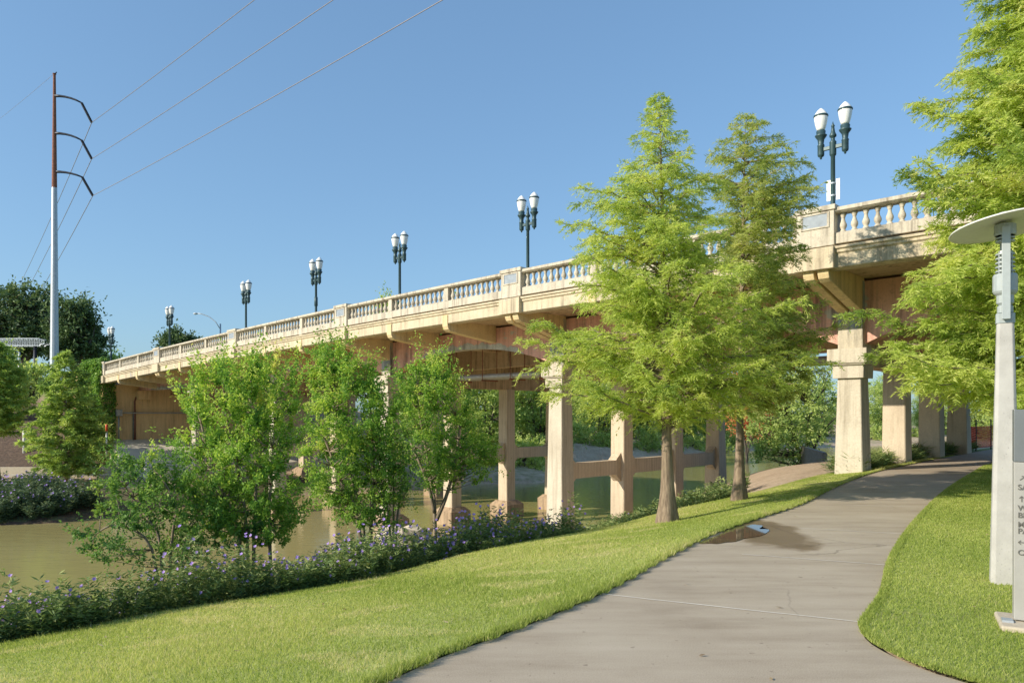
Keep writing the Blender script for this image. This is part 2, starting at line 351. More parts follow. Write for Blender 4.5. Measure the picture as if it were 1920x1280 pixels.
def terrain(x, y):
    P = np.stack([np.asarray(x, float).ravel(), np.asarray(y, float).ravel()], 1); n = len(P)
    z = np.zeros(n); veg = np.ones(n)
    Pc = P.copy(); Pc[:, 0] = np.clip(Pc[:, 0], -295, 295)
    inp = inside(P, PATHPOLY); inr = inside(Pc, RIVPOLY); inl = inside(Pc, LIPPOLY); far = inside(Pc, FARPOLY) & ~inr
    dp = np.minimum(pdist(P, pathL), pdist(P, pathR)); dl, zl = pdist(P, LIP, 1); dw = pdist(P, NEARW); df = pdist(P, FARW); dq = pdist(P, QL)
    # camera side
    dpl = pdist(P, pathL)
    leftside = inl & ~inp & (dl < 60)
    k = leftside; tt = dpl/(dpl+dl+1e-6); z[k] = (zl*tt)[k]
    right = inl & ~inp & (pdist(P, pathR) < dpl-.01); z[right] = 0.0
    # bank
    k = ~inl & ~inr & ~far
    ex = np.interp(P[:, 0], [2, 5.5, 11], [.72, .9, 1.9]); t_ = np.clip(dl/(dl+dw+1e-6), 0, 1)
    z[k] = (zl+(WATERZ-zl)*t_**ex)[k]; veg[k] = 0.15; veg[k & (P[:, 1] > 75)] = .6
    z[inr] = (WATERZ-np.minimum(1.6, .35*np.minimum(dw, df)))[inr]; veg[inr] = 0
    # far bank
    s, L = SL(P[:, 0], P[:, 1])
    qpoly = np.vstack([QL, [(300, 2000), (-300, 2000)]]); bq = inside(Pc, qpoly)
    tq = df/(df+dq+1e-6)
    k = far & ~bq; z[k] = (WATERZ+1.4*np.clip(tq, 0, 1)**.55)[k]; veg[k] = .1; veg[k & (tq < .7)] = .45
    k = far & bq; left = L < 19.9
    prof = np.where(dq < 2.3, -2.8, np.where(left, np.interp(dq, [2.3, 2.6, 4, 7, 16, 28, 80, 500], [-2.4, -2.35, -1.9, -.3, 2.2, 5.0, 6.2, 6.5]),
            np.interp(dq, [2.3, 8, 16, 60, 200], [-2.6, -1.5, -.6, .4, 1.5])))
    fill = (s > ABUT+.6) & (L > 19.9) & (L < 37)
    rgt = (s > ABUT+.6) & (L >= 37) & (P[:, 0] < -12)
    prof = np.where(fill, 4.3, prof); prof = np.where(rgt, np.clip(4.3-(L-37)*.4, 0, 4.3), prof)
    und = (L > 19.6) & (L < 38) & (s <= ABUT+.6) & (s > 50) & (dq > 2.3)
    prof = np.where(und, np.minimum(prof, np.interp(s, [50, 53.5, 61.3], [-2.6, -2.3, -.55])), prof)
    z[k] = prof[k]; veg[k] = 1.0; veg[k & left & (dq < 18)] = .12; veg[k & und] = 0; veg[k & (dq < 3)] = .1
    veg[k & (~left) & (dq < 14)] = .35
    z[inp] = -.07
    edge = (dp < .10) & ~inp; z[edge] -= .07; veg[edge | inp] = 0
    return z.reshape(np.shape(x)), veg
def hz(x, y): return float(terrain(np.array([x]), np.array([y]))[0][0])
def axis(fine0, fine1, st, lo, hi, g=1.13):
    a = list(np.arange(fine0, fine1, st)); d = st
    while a[-1] < hi: d *= g; a.append(a[-1]+d)
    d = st
    while a[0] > lo: d *= g; a.insert(0, a[0]-d)
    return np.array(a)
gx = axis(-34, 32, .30, -1500, 1500); gy = axis(2.5, 68, .30, -300, 2500)
GX, GY = np.meshgrid(gx, gy); GZ, VG = terrain(GX, GY)
micro = np.sin(GX*2.1+GY*.7)*np.sin(GY*1.7-GX*.4)*.025+np.sin(GX*.63)*np.sin(GY*.51)*.05
GZ = GZ+micro*(VG.reshape(GZ.shape) < .5)*(~inside(np.stack([GX.ravel(), GY.ravel()], 1), PATHPOLY)).reshape(GZ.shape)*(GZ < -1)
me = bpy.data.meshes.new('ground'); nX, nY = len(gx), len(gy)
me.vertices.add(nX*nY); me.vertices.foreach_set('co', np.stack([GX, GY, GZ-.012], -1).reshape(-1).astype(np.float32))
ii, jj = np.meshgrid(np.arange(nX-1), np.arange(nY-1)); a0 = (jj*nX+ii).ravel()
Q = np.stack([a0, a0+1, a0+1+nX, a0+nX], 1).astype(np.int32)
me.loops.add(Q.size); me.loops.foreach_set('vertex_index', Q.ravel()); me.polygons.add(len(Q)); me.polygons.foreach_set('loop_start', np.arange(0, Q.size, 4, dtype=np.int32))
me.update(calc_edges=True); me.shade_smooth()
at_ = me.attributes.new('veg', 'FLOAT', 'POINT'); at_.data.foreach_set('value', VG.astype(np.float32))
SS, LLx = SL(GX, GY); mu = ((LLx < 19.6) & (GX < -15) & (GZ > -2.6) & (SS > 30)).ravel() | ((GX < -15) & (GZ < -3.2)).ravel()
at_ = me.attributes.new('mulch', 'FLOAT', 'POINT'); at_.data.foreach_set('value', mu.astype(np.float32))
me.materials.append(M['ground']); o = bpy.data.objects.new('ground', me); C.objects.link(o); tag(o, kind='structure')
def poly_sheet(name, outline, z, mat, kind='structure', thick=0):
    bm = bmesh.new(); vs = [bm.verts.new((x, y, z)) for x, y in outline]; f = bm.faces.new(vs)
    bmesh.ops.triangulate(bm, faces=[f])
    if thick:
        r = bmesh.ops.extrude_face_region(bm, geom=bm.faces[:]); bmesh.ops.translate(bm, vec=(0, 0, -thick), verts=[g for g in r['geom'] if isinstance(g, bmesh.types.BMVert)])
        bmesh.ops.recalc_face_normals(bm, faces=bm.faces)
    else:
        for f in bm.faces:
            if f.normal.z < 0: f.normal_flip()
    me = bpy.data.meshes.new(name); bm.to_mesh(me); bm.free(); me.materials.append(M[mat])
    o = bpy.data.objects.new(name, me); C.objects.link(o); tag(o, kind=kind); return o
def smooth_line(pts, k=3):
    pts = [np.array(q, float) for q in pts]; out = []
    for i in range(len(pts)-1):
        p0 = pts[max(i-1, 0)]; p1 = pts[i]; p2 = pts[i+1]; p3 = pts[min(i+2, len(pts)-1)]
        for j in range(k):
            t_ = j/k; out.append(.5*((2*p1)+(-p0+p2)*t_+(2*p0-5*p1+4*p2-p3)*t_**2+(-p0+3*p1-3*p2+p3)*t_**3))
    out.append(pts[-1]); return np.array(out)
pl = smooth_line(pathL, 4); pr = smooth_line(pathR, 4)
poly_sheet('path', list(map(tuple, pl))+list(map(tuple, pr[::-1]))+[(14, -8)], 0.0, 'path', thick=.12)
def water_poly():
    o = 3.0
    return [(-900, -20)]+[(x, y-5) for x, y in NEARW[1:-1]]+[(300, 130), (300, 230)]+[(x-1.5, y+4) for x, y in FARW[::-1][1:-1]]+[(-900, 60)]
o = poly_sheet('water', water_poly(), WATERZ, 'water')
# joints across the path
for (a, b_) in (((1125, 1113), (1652, 1170)), ((1395, 1039), (1690, 1061)), ((1500, 990), (1722, 1002)), ((1575, 946), (1755, 951)), ((1640, 919), (1792, 921))):
    g = lambda q: ((q[0]-960)/F*F*1.6/(q[1]-775), F*1.6/(q[1]-775))
    A_, B_ = np.array(g(a)), np.array(g(b_)); d = unit(B_-A_); nn = np.array([-d[1], d[0]])*.008
    A_ = A_-d*.02
    N = 14; mb = MB(); top = []; 
    for i in range(N+1):
        c = A_+(B_-A_)*i/N+nn*rng.normal()*.25; top.append((c-nn*(1.0+.6*rng.random()), c+nn*(1.0+.6*rng.random())))
    v = [(q[0], q[1], .004) for pr_ in top for q in pr_]
    mb.add(v, [(2*i, 2*i+2, 2*i+3, 2*i+1) for i in range(N)]); o = mb.build('path_joint', 'joint'); tag(o, kind='structure')
# puddle
pp = []
for i in range(40):
    a = 2*math.pi*i/40; r = 1+.16*math.sin(3*a+1)+.10*math.sin(5*a)+.06*math.sin(9*a+2)
    u_, v_ = .24*math.cos(a)*r, .92*math.sin(a)*r
    th = R(-36); pp.append((3.02+u_*math.cos(th)-v_*math.sin(th), 9.75+u_*math.sin(th)+v_*math.cos(th)))
poly_sheet('puddle', pp, .006, 'puddle')

# lawns: sheets with a crisp edge beside the path
def strip(name, A_, B_, n, mat, zoff):
    """ruled sheet between polylines A and B following the terrain"""
    v = []; f = []
    for i in range(len(A_)):
        for j in range(n+1):
            q = A_[i]+(B_[i]-A_[i])*j/n; v.append(q)
    v = np.array(v); z, _ = terrain(v[:, 0], v[:, 1]); dp_ = np.minimum(pdist(v, pathL), pdist(v, pathR))
    z = np.maximum(z, np.where(dp_ < .2, -.03*0, -99)); v3 = [(q[0], q[1], zz+zoff) for q, zz in zip(v, z)]
    for i in range(len(A_)-1):
        for j in range(n):
            k = i*(n+1)+j; f.append((k, k+1, k+n+2, k+n+1))
    mb = MB(); mb.add(v3, f); o = mb.build(name, mat, smooth=True)
    if o.data.polygons[0].normal.z < 0: o.data.flip_normals()
    tag(o, kind='structure'); return o
def resample(line, n):
    line = np.asarray(line)[:, :2]; d = np.r_[0, np.cumsum(np.linalg.norm(np.diff(line, axis=0), axis=1))]; t_ = np.linspace(0, d[-1], n)
    return np.stack([np.interp(t_, d, line[:, 0]), np.interp(t_, d, line[:, 1])], 1)
PLs = smooth_line(pathL[1:14], 5); LIPs = smooth_line(LIP[1:14, :2], 5)
eA = resample(PLs, 420); eB = resample(LIPs, 420)
nrm = unit(np.gradient(eA, axis=0)); nrm = np.stack([-nrm[:, 1], nrm[:, 0]], 1)
strip('lawn', eA+nrm*.035, eB, 14, 'lawn', .02)
PRs = smooth_line(pathR[1:13], 5); eC = resample(PRs, 420); nr = unit(np.gradient(eC, axis=0)); nr = np.stack([nr[:, 1], -nr[:, 0]], 1)
eD = resample(np.array([(30, 1.9), (30, 3), (30, 5), (30, 7), (30, 9), (30, 12), (30, 15), (30, 18), (30, 20), (30, 22), (30, 24)]), 420)
strip('lawn_right', eC+nr*.03, eD, 40, 'lawn', .02)

# ---------------------------------------------------------------- bridge
br = empty('bridge', B(7.3, 21.85, 0)); tag(br, 'long cream and salmon concrete bridge with balustrade crossing the brown river', 'bridge')
br_inv = Matrix.Translation(-Vector(br.location))
def put(mb, name, mat, parent=None, **k):
    """mesh built in world coords, parented to the bridge"""
    o = mb.build(name, mat, **k); o.parent = parent or br
    if parent is None: o.location = -Vector(br.location)
    return o
def sgrid(s0, s1, st=1.8):
    n = max(1, int(round((s1-s0)/st))); return [s0+(s1-s0)*i/n for i in range(n+1)]
def sweep(mb, prof, ss, zf=zr):
    n = len(prof); v = []
    for s in ss:
        for L, z in prof: v.append(B(s, L, zf(s)+z))
    f = [(j*n+i, j*n+(i+1) % n, (j+1)*n+(i+1) % n, (j+1)*n+i) for j in range(len(ss)-1) for i in range(n)]
    f += [tuple(range(n)), tuple(range((len(ss)-1)*n, len(ss)*n))]
    return mb.add(v, f)
S0, S1 = -25.1, 61.6
put(sweep(MB(), [(19.55, -.98), (36.7, -.98), (36.7, -1.42), (19.55, -1.42)], sgrid(S0, S1)), 'deck', 'under')
put(sweep(MB(), [(20.6, -.975), (35.6, -.975), (35.6, -.94), (20.6, -.94)], sgrid(S0, S1)), 'roadway', 'asphalt')
def cornice(sg):
    L0, f_ = (19.12, 1) if sg > 0 else (37.1, -1)
    pr_ = [(.40, -.95), (.14, -.95), (.14, -1.0), (-.10, -1.0), (-.10, -1.06), (-.05, -1.09), (-.05, -1.15), (.0, -1.19), (.0, -1.52), (.05, -1.55), (.40, -1.55)]
    return [(L0+f_*a, z) for a, z in pr_]
for sg in (1, -1):
    put(sweep(MB(), cornice(sg), sgrid(S0, S1)), 'cornice', 'cream')
    Lb = 19.12 if sg > 0 else 36.74
    put(sweep(MB(), [(Lb, -.92), (Lb+.36, -.92), (Lb+.36, -.66), (Lb+.30, -.63), (Lb+.06, -.63), (Lb, -.66)], sgrid(S0, S1)), 'plinth', 'cream_weathered')
    put(sweep(MB(), [(Lb-.04, -.10), (Lb-.04, -.02), (Lb+.0, .0), (Lb+.36, .0), (Lb+.40, -.02), (Lb+.40, -.10), (Lb+.34, -.14), (Lb+.02, -.14)], sgrid(S0, S1)), 'top_rail', 'cream_weathered')
# pedestals, posts, balusters
bal_prof = [(.075, 0), (.075, .045), (.055, .055), (.05, .075), (.075, .12), (.09, .165), (.083, .215), (.055, .28), (.042, .34), (.042, .375), (.058, .39), (.05, .405), (.07, .43), (.078, .445), (.078, .49)]
bal_mesh = None; near_bal = []
thirds = []
PED = [b_ for b_ in BENT]+[ABUT-.3]
def skew_box(mb, s0, s1, L0, L1, z0, z1):
    v = [B(s, L, zr(s)+z) for s in (s0, s1) for L in (L0, L1) for z in (z0, z1)]
    return mb.add(v, [(0, 1, 3, 2), (4, 6, 7, 5), (0, 4, 5, 1), (2, 3, 7, 6), (0, 2, 6, 4), (1, 5, 7, 3)])
for c in PED:
    for Lb, vis in ((19.12, 1), (36.74, 0)):
        mb = MB(); skew_box(mb, c-.48, c+.48, Lb-.07, Lb+.43, -.955, -.06)
        skew_box(mb, c-.52, c+.52, Lb-.11, Lb+.47, -.06, .07)
        # framed recess: raised border round the plaque
        o = put(mb, 'pedestal', 'cream_weathered', bevel=.012)
        if vis:
            mb = MB(); skew_box(mb, c-.31, c+.31, Lb-.078, Lb-.06, -.45, -.13); put(mb, 'plaque', 'plaque', parent=o)
            fr = MB()
            for q in ((c-.36, c+.36, -.13, -.09), (c-.36, c+.36, -.49, -.45), (c-.36, c-.31, -.45, -.13), (c+.31, c+.36, -.45, -.13)): skew_box(fr, q[0], q[1], Lb-.095, Lb-.069, q[2], q[3])
            put(fr, 'plaque_frame', 'cream_weathered', parent=o)
    mb = MB(); skew_box(mb, c-.50, c+.50, 18.95, 19.2, -1.55, -1.0); put(mb, 'cornice_block', 'cream', bevel=.015)
for i in range(len(PED)-1):
    a, b_ = PED[i], PED[i+1]
    for k in (1, 2):
        c = a+(b_-a)*k/3
        for Lb in (19.12, 36.74):
            mb = MB(); skew_box(mb, c-.11, c+.11, Lb+.03, Lb+.33, -.63, -.14); put(mb, 'rail_post', 'cream_weathered')
            mb = MB(); skew_box(mb, c-.16, c+.16, Lb+.01, Lb+.3, -.953, -.923); put(mb, 'spacer_block', 'cream_weathered')
    edges = [a+.48, a+(b_-a)/3-.11, a+(b_-a)/3+.11, a+(b_-a)*2/3-.11, a+(b_-a)*2/3+.11, b_-.48]
    for k in range(3):
        e0, e1 = edges[2*k], edges[2*k+1]; n = int(round((e1-e0)/.285))
        near_bal += [e0+(e1-e0)*(j+.5)/n for j in range(n)]
bm_ = MB().lathe(bal_prof, n=12); vis_b = sorted([s for s in near_bal if s > 4.2])[:100]; rest = [s for s in near_bal if s not in set(vis_b)]
first = bm_.build('baluster', 'cream_weathered', parent=br, smooth=True); bl = Vector(br.location)
for i, s in enumerate(vis_b):
    o = first if i == 0 else first.copy()
    if i: C.objects.link(o); o.parent = br
    o.location = Vector(B(s, 19.30, zr(s)-.632))-bl; o.rotation_euler = (0, 0, s*7)
mb = MB()
for s in rest: mb.lathe(bal_prof, B(s, 19.30, zr(s)-.632), 10)
for s in near_bal: mb.lathe(bal_prof[::2], B(s, 36.92, zr(s)-.632), 6)
o = put(mb, 'baluster', 'cream_weathered', smooth=True); o['kind'] = 'stuff'

# girders
def arch(t_):  # underside height above the spring line, t 0..1 across a span
    u_ = abs(2*t_-1); return 1-u_**2.2
ZS = 3.42
CR = .75
def arch_girder(mb, s0, s1, L0, L1, top=-1.5, spring=ZS):
    n = 36; v = []
    for i in range(n+1):
        t_ = i/n; t_ = .5-.5*math.cos(math.pi*t_); s = s0+(s1-s0)*t_
        crown = (zr((s0+s1)/2)-1.5-CR-spring)
        zb = spring+crown*arch(t_)
        for L in (L0, L1): v += [B(s, L, zr(s)+top), B(s, L, zb)]
    f = []
    for i in range(n):
        k = 4*i; f += [(k, k+4, k+5, k+1), (k+2, k+3, k+7, k+6), (k+1, k+5, k+7, k+3), (k, k+2, k+6, k+4)]
    f += [(0, 1, 3, 2), (4*n, 4*n+2, 4*n+3, 4*n+1)]
    return mb.add(v, f)
SP = BENT+[ABUT]
for i in range(len(SP)-1):
    a, b_ = SP[i]+.02, SP[i+1]-.02
    sp = ZS if i > 0 else ZS
    for L0, L1 in ((21.80, 22.28), (34.0, 34.45)):
        put(arch_girder(MB(), a, b_, L0, L1), 'arched_girder', 'salmon')
    for Lc in COLL[1:3]:
        mb = MB(); sweep(mb, [(Lc-.2, -1.42), (Lc+.2, -1.42), (Lc+.2, -2.75), (Lc-.2, -2.75)], sgrid(a, b_)); put(mb, 'inner_girder', 'under')
    for k in (1, 2):
        c = a+(b_-a)*k/3; mb = MB(); skew_box(mb, c-.17, c+.17, 22.29, 34.0, -2.0, -1.42); put(mb, 'floor_beam', 'under')
# brackets
def bracket(mb, s0, s1, root):
    pr_ = [(19.55, -1.2), (21.79, -1.2), (21.79, root)]
    tip = [(19.45, -1.86), (19.28, -1.84), (19.15, -1.76), (19.09, -1.64), (19.08, -1.5), (19.08, -1.2)]
    pr_ = [(19.30, -1.2), (21.795, -1.2), (21.795, root)]+tip
    n = len(pr_); v = [B(s, L, zr(s)+z) for s in (s0, s1) for L, z in pr_]
    return mb.add(v, [tuple(range(n)), tuple(range(n, 2*n))[::-1]]+[(i, (i+1) % n, n+(i+1) % n, n+i) for i in range(n)])
for i, c in enumerate(SP):
    if i < len(SP)-1:
        mb = MB(); bracket(mb, c+.045, c+.33, -2.40); put(mb, 'bracket', 'yellow', bevel=.02)
        mb = MB(); bracket(mb, c-.33, c-.045, -2.40); put(mb, 'bracket', 'yellow', bevel=.02)
        for k in (1, 2):
            q = c+(SP[i+1]-c)*k/3; mb = MB(); bracket(mb, q-.16, q+.15, -2.12); put(mb, 'bracket', 'yellow', bevel=.02)
# bents
gz = {}
for i, c in enumerate(BENT):
    for L0, L1 in ((21.62, 22.30), (33.95, 34.6)):
        v = []
        mb = MB(); p0 = [B(c-.34, L0, 0), B(c+.34, L0, 0), B(c+.34, L1, 0), B(c-.34, L1, 0)]
        v = [(x, y, ZS+.004) for x, y, _ in p0]+[(x, y, zr(c)-1.5) for x, y, _ in p0]
        mb.add(v, [(0, 3, 2, 1), (4, 5, 6, 7)]+[(k, (k+1) % 4, 4+(k+1) % 4, 4+k) for k in range(4)]); put(mb, 'pilaster', 'pilaster', bevel=.02)
    mb = MB(); v = [B(s, L, z) for s in (c-.28, c+.28) for L in (22.32, 33.9) for z in (2.95, 3.60)]
    mb.add(v, [(0, 1, 3, 2), (4, 6, 7, 5), (0, 4, 5, 1), (2, 3, 7, 6), (0, 2, 6, 4), (1, 5, 7, 3)]); put(mb, 'cap_beam', 'under')
    for j, Lc in enumerate(COLL):
        x, y, _ = B(c, Lc, 0); g = hz(x, y) if c < 50 else hz(x, y); wat = g < WATERZ+.1
        zb = min(g-.3, WATERZ-1.2 if wat else 9)
        outer = j in (0, 3); fn = lambda a, b2, z, c=c, Lc=Lc: B(c+a, Lc+b2, z)
        mb = MB()
        if outer:
            mb.frustum((0, 0), .53, 3.02, .53, ZS, fn); mb.frustum((0, 0), .47, 2.96, .51, 3.02, fn); mb.frustum((0, 0), .41, 2.60, .42, 2.96, fn)
            mb.frustum((0, 0), .39 if zb > -1 else .42, max(zb, -6), .315, 2.60, fn, cham=.06)
        else:
            mb.frustum((0, 0), .36, max(zb, -6), .33, 2.95, fn, cham=.08)
        o = put(mb, 'column', 'column' if j == 0 else 'column_tan')
        if wat or i >= 4:
            ft = MB(); top = -3.35 if wat else g+.5
            ft.frustum((0, 0), .68, zb-.3, .68, top-.16, fn); ft.frustum((0, 0), .66, top-.16, .46, top+.04, fn)
            put(ft, 'footing', 'rockc', parent=None)
    if i >= 3:
        for j in range(3):
            a, b_ = COLL[j]+.36, COLL[j+1]-.36; mb = MB()
            pr_ = [(a, -1.25), (a+.35, -.95), (b_-.35, -.95), (b_, -1.25), (b_, -.05), (b_-.35, -.35), (a+.35, -.35), (a, -.05)]
            v = [B(s, L, z) for s in (c-.2, c+.2) for L, z in pr_]; n = 8
            mb.add(v, [tuple(range(n)), tuple(range(n, 2*n))[::-1]]+[(q, (q+1) % n, n+(q+1) % n, n+q) for q in range(n)]); put(mb, 'cross_beam', 'column_tan')
# utility pipes hung below the deck
mb = MB(); ss = sgrid(7.6, 60, 3); mb.tube([B(s, 24.0, 3.32) for s in ss], .13, 10); mb.tube([B(s, 24.5, 3.26) for s in ss], .09, 8); put(mb, 'utility_pipe', 'pipe', smooth=True)
for s in sgrid(8.4, 60, 1.8):
    mb = MB()
    for L in (23.8, 24.75): mb.tube([B(s, L, 3.1), B(s, L, zr(s)-1.43)], .02, 5)
    mb.tube([B(s, 23.75, 3.14), B(s, 24.8, 3.14)], .035, 6)
    put(mb, 'pipe_hanger', 'rust')
# abutment
mb = MB(); v = [B(s, L, z) for s in (ABUT, ABUT+.9) for L in (19.5, 37.0) for z in (-1.6, 3.84)]
mb.add(v, [(0, 1, 3, 2), (4, 6, 7, 5), (0, 4, 5, 1), (2, 3, 7, 6), (0, 2, 6, 4), (1, 5, 7, 3)]); put(mb, 'abutment_wall', 'abut')
mb = MB(); v = [B(s, L, z) for s in (60.75, ABUT-.003) for L in (21.55, 22.5) for z in (2.7, ZS-.02)]; mb.add(v, [(0, 1, 3, 2), (4, 6, 7, 5), (0, 4, 5, 1), (2, 3, 7, 6), (0, 2, 6, 4), (1, 5, 7, 3)]); put(mb, 'bearing_shelf', 'abut')
def wbox(s0, s1, L0, L1, z0, z1a, z1b, name):
    mb = MB(); v = [B(s, L, z) for s, zt_ in ((s0, z1a), (s1, z1b)) for L in (L0, L1) for z in (z0, zt_)]
    mb.add(v, [(0, 1, 3, 2), (4, 6, 7, 5), (0, 4, 5, 1), (2, 3, 7, 6), (0, 2, 6, 4), (1, 5, 7, 3)]); put(mb, name, 'abut')
wbox(ABUT+.02, 64.6, 19.2, 19.49, -1.8, 5.3, 5.2, 'wing_wall')
wbox(64.605, 65.1, 18.5, 19.49, -1.8, 5.1, 5.1, 'return_wall')
wbox(ABUT+.905, ABUT+9.0, 19.5, 19.95, -1.6, 5.2, 4.6, 'parapet_wall')
# bare concrete where the paint has spalled along two arches
for i in (3, 6):
    a, b_ = SP[i]+.02, SP[i+1]-.02; rr_ = random.Random(i); v = []; N = 60
    for k in range(N+1):
        s_ = a+(b_-a)*(.17+.60*k/N); t_ = (s_-a)/(b_-a); zb = ZS+(zr((a+b_)/2)-1.5-CR-ZS)*arch(t_)
        hh_ = (.10+.10*rr_.random()+.10*math.sin(k*.35)**2)*min(1, k/5, (N-k)/5)+.01
        v += [B(s_, 21.792, zb+hh_), B(s_, 21.792, zb-.004), B(s_, 22.27, zb-.004)]
    mb = MB().add(v, [(3*k, 3*k+1, 3*k+4, 3*k+3) for k in range(N)]+[(3*k+1, 3*k+2, 3*k+5, 3*k+4) for k in range(N)]); put(mb, 'spalled_edge', 'bare')

# ---------------------------------------------------------------- bridge lamps
def lamp(s, label, extra=None, scale=1.0):
    zt = zr(s)+2.87; zb = zr(s)-.98
    x, y, _ = B(s, 19.75, 0); H = zt-zb
    r = empty('street_lamp', (x, y, zb), BRZ); tag(r, label, 'street lamp', 'twin globe lamps along the bridge rail')
    post = MB().lathe([(.16, 0), (.16, .08), (.13, .12), (.12, .5), (.10, .55), (.075, .62), (.062, .9), (.055, H-1.35), (.075, H-1.33), (.085, H-1.30), (.085, H-1.0), (.09, H-.98), (.05, H-.93), (.05, H-.86), (.085, H-.84), (.09, H-.80), (.055, H-.72), (.035, H-.58), (.05, H-.56), (.02, H-.50), (.005, H-.44)], n=14)
    post.build('post', 'iron', r, smooth=True)
    a = MB(); a.box(-.31, .31, -.028, .028, H-1.16, H-1.06); a.build('cross_arm', 'iron', r, bevel=.01)
    for k in (-1, 1):
        h = MB().lathe([(.012, H-1.36), (.03, H-1.34), (.028, H-1.31), (.075, H-1.28), (.085, H-1.24), (.085, H-1.02), (.095, H-1.0), (.07, H-.96), (.085, H-.84), (.14, H-.76), (.155, H-.73), (.11, H-.70), (.12, H-.62), (.10, H-.60)], (k*.31, 0, 0), 14).build('lamp_holder', 'iron', r, smooth=True)
        g = MB().lathe([(.09, H-.60), (.11, H-.56), (.145, H-.44), (.168, H-.30), (.172, H-.22), (.16, H-.17), (.115, H-.10), (.07, H-.05), (.03, H-.015), (.004, H)], (k*.31, 0, 0), 18).build('lamp_globe', 'globe', r, smooth=True)
        MB().lathe([(.173, H-.245), (.184, H-.235), (.184, H-.20), (.175, H-.19), (.167, H-.20), (.167, H-.235)], (k*.31, 0, 0), 18).build('band', 'iron', g, smooth=True)
    if extra == 'sign':
        for k in (-1, 1):
            q = MB(); q.box(k*.09-.045, k*.09+.045, -.12, .02, H-2.75, H-2.15) if False else q.box(min(k*.06, k*.17), max(k*.06, k*.17), -.035, -.02, H-2.50, H-1.95)
            q.build('sign_plate', 'signwhite', r, bevel=.006)
        q = MB(); q.lathe([(.066, H-2.40), (.066, H-2.36)], n=12); q.lathe([(.066, H-2.08), (.066, H-2.04)], n=12); q.build('strap', 'steel', r)
    if extra == 'box':
        MB().lathe([(.06, H-2.4), (.085, H-2.38), (.085, H-1.95), (.06, H-1.93)], n=12).build('sleeve', 'iron', r, smooth=True)
    return r
lamp(7.1, 'twin globe lamp nearest the camera, white sign plates strapped to its post', 'sign')
lamp(17.9, 'tall twin globe lamp on the pedestal just left of the big cypress, second nearest')
lamp(25.4, 'twin globe lamp mid bridge, third from the right along the rail', None)
lamp(32.1, 'twin globe lamp with thick sleeve low on its post, middle of the seven', 'box')
lamp(39.4, 'twin globe lamp just right of the thin curved road light')
lamp(50.05, 'twin globe lamp standing in front of the small round oak crown')
lamp(61.2, 'twin globe lamp at the far left end of the bridge above the ivy', 'box')
# curved road light on the far side of the deck
r = empty('road_light', (-31.2, 78.4, 4.2), 0); tag(r, 'thin grey road light with long curved arm far across the bridge', 'street light')
MB().tube([(0, 0, 0), (0, 0, 4), (0, 0, 7.0)], [.12, .1, .08], 8).build('pole', 'steel', r, smooth=True)
MB().tube([(0, 0, 6.4), (-.5, 0, 7.2), (-1.2, 0, 7.75), (-2.0, 0, 8.05), (-2.5, 0, 8.1)], [.05]*5, 6).build('arm', 'steel', r, smooth=True)
MB().lathe([(.02, -.14), (.13, -.08), (.16, 0), (.05, .08)], (0, 0, 0), 10).build('lamp_head', 'steel', r, smooth=True, loc=(-2.65, 0, 8.1)).scale = (1.7, .9, 1)

# ---------------------------------------------------------------- transmission pole and wires
TZ = 72.; TX = (102-960)/F*TZ
def pz(y, Z): return 1.6+(775-y)*Z/F
r = empty('transmission_pole', (TX, TZ, 4.0)); tag(r, 'very tall steel transmission pole, rusty at top, with three curved arms', 'pole')
ztop = pz(140, TZ)-4; zj = pz(352, TZ)-4
MB().lathe([(.44, -1), (.36, 5), (.24, zj)], n=12).build('pole_shaft', 'steel', r)
MB().lathe([(.235, zj), (.12, ztop), (.16, ztop+.02), (.16, ztop+.1)], n=12).build('upper_shaft', 'rust', r)
k = MB(); k.tube([(0, 0, ztop), (.1, 0, ztop+.1), (.22, 0, ztop+.25)], .05, 5); k.build('top_fitting', 'darksteel', r)
ends = []
for (y0, x1, y1, x2, y2) in ((180, 153, 193, 172, 230), (250, 153, 263, 172, 298), (322, 154, 332, 174, 367)):
    sc_ = TZ/F
    a = MB(); P_ = [(.1, 0, pz(y0, TZ)-4)]
    w_ = (x1-102)*sc_; zz0 = pz(y0, TZ)-4; zz1 = pz(y1, TZ)-4
    pts = [(w_*t_, 0, zz0+(zz1-zz0)*t_**2.2) for t_ in (0, .2, .4, .6, .8, 1)]
    a.tube(pts, [.16, .13, .11, .10, .09, .07], 8); a.build('arm', 'darksteel', r, smooth=True)
    e = Vector(((x2-102)*sc_, 0, pz(y2, TZ)-4)); st = Vector(pts[-1])
    ins = MB(); ins.tube([st, e], .03, 5); N = 16
    for q in range(N):
        c = st.lerp(e, (q+.5)/N); d = (e-st).normalized(); ins.tube([c-d*.035, c+d*.035], [.13, .13], 8)
    ins.build('insulator_string', 'darksteel', r)
    ends.append(Vector((TX, TZ, 4))+e)
def wire(a, b_, sag, rad, label):
    pts = [a.lerp(b_, i/48)-Vector((0, 0, 4*sag*(i/48)*(1-i/48))) for i in range(49)]
    mb = MB(); mb.tube([q-a for q in pts], rad*1.15, 5); o = mb.build('power_line', 'wire', loc=tuple(a), smooth=True); tag(o, label, 'cable', 'power lines from the pole'); return o
for e, nm, rr_ in zip(ends, ('top', 'middle', 'lowest'), range(3)):
    b_ = e+Vector((-dx*190, -dy*190, 3)); wire(e, b_, 2.2, .022, f'{nm} of the three thick cables sweeping overhead to the upper right')
    zf_ = {0: 31, 1: 27, 2: 22}[rr_]; wire(e, Vector((-978/F*260, 260, zf_)), 3, .028, f'{nm} of three cables running down left from the pole')
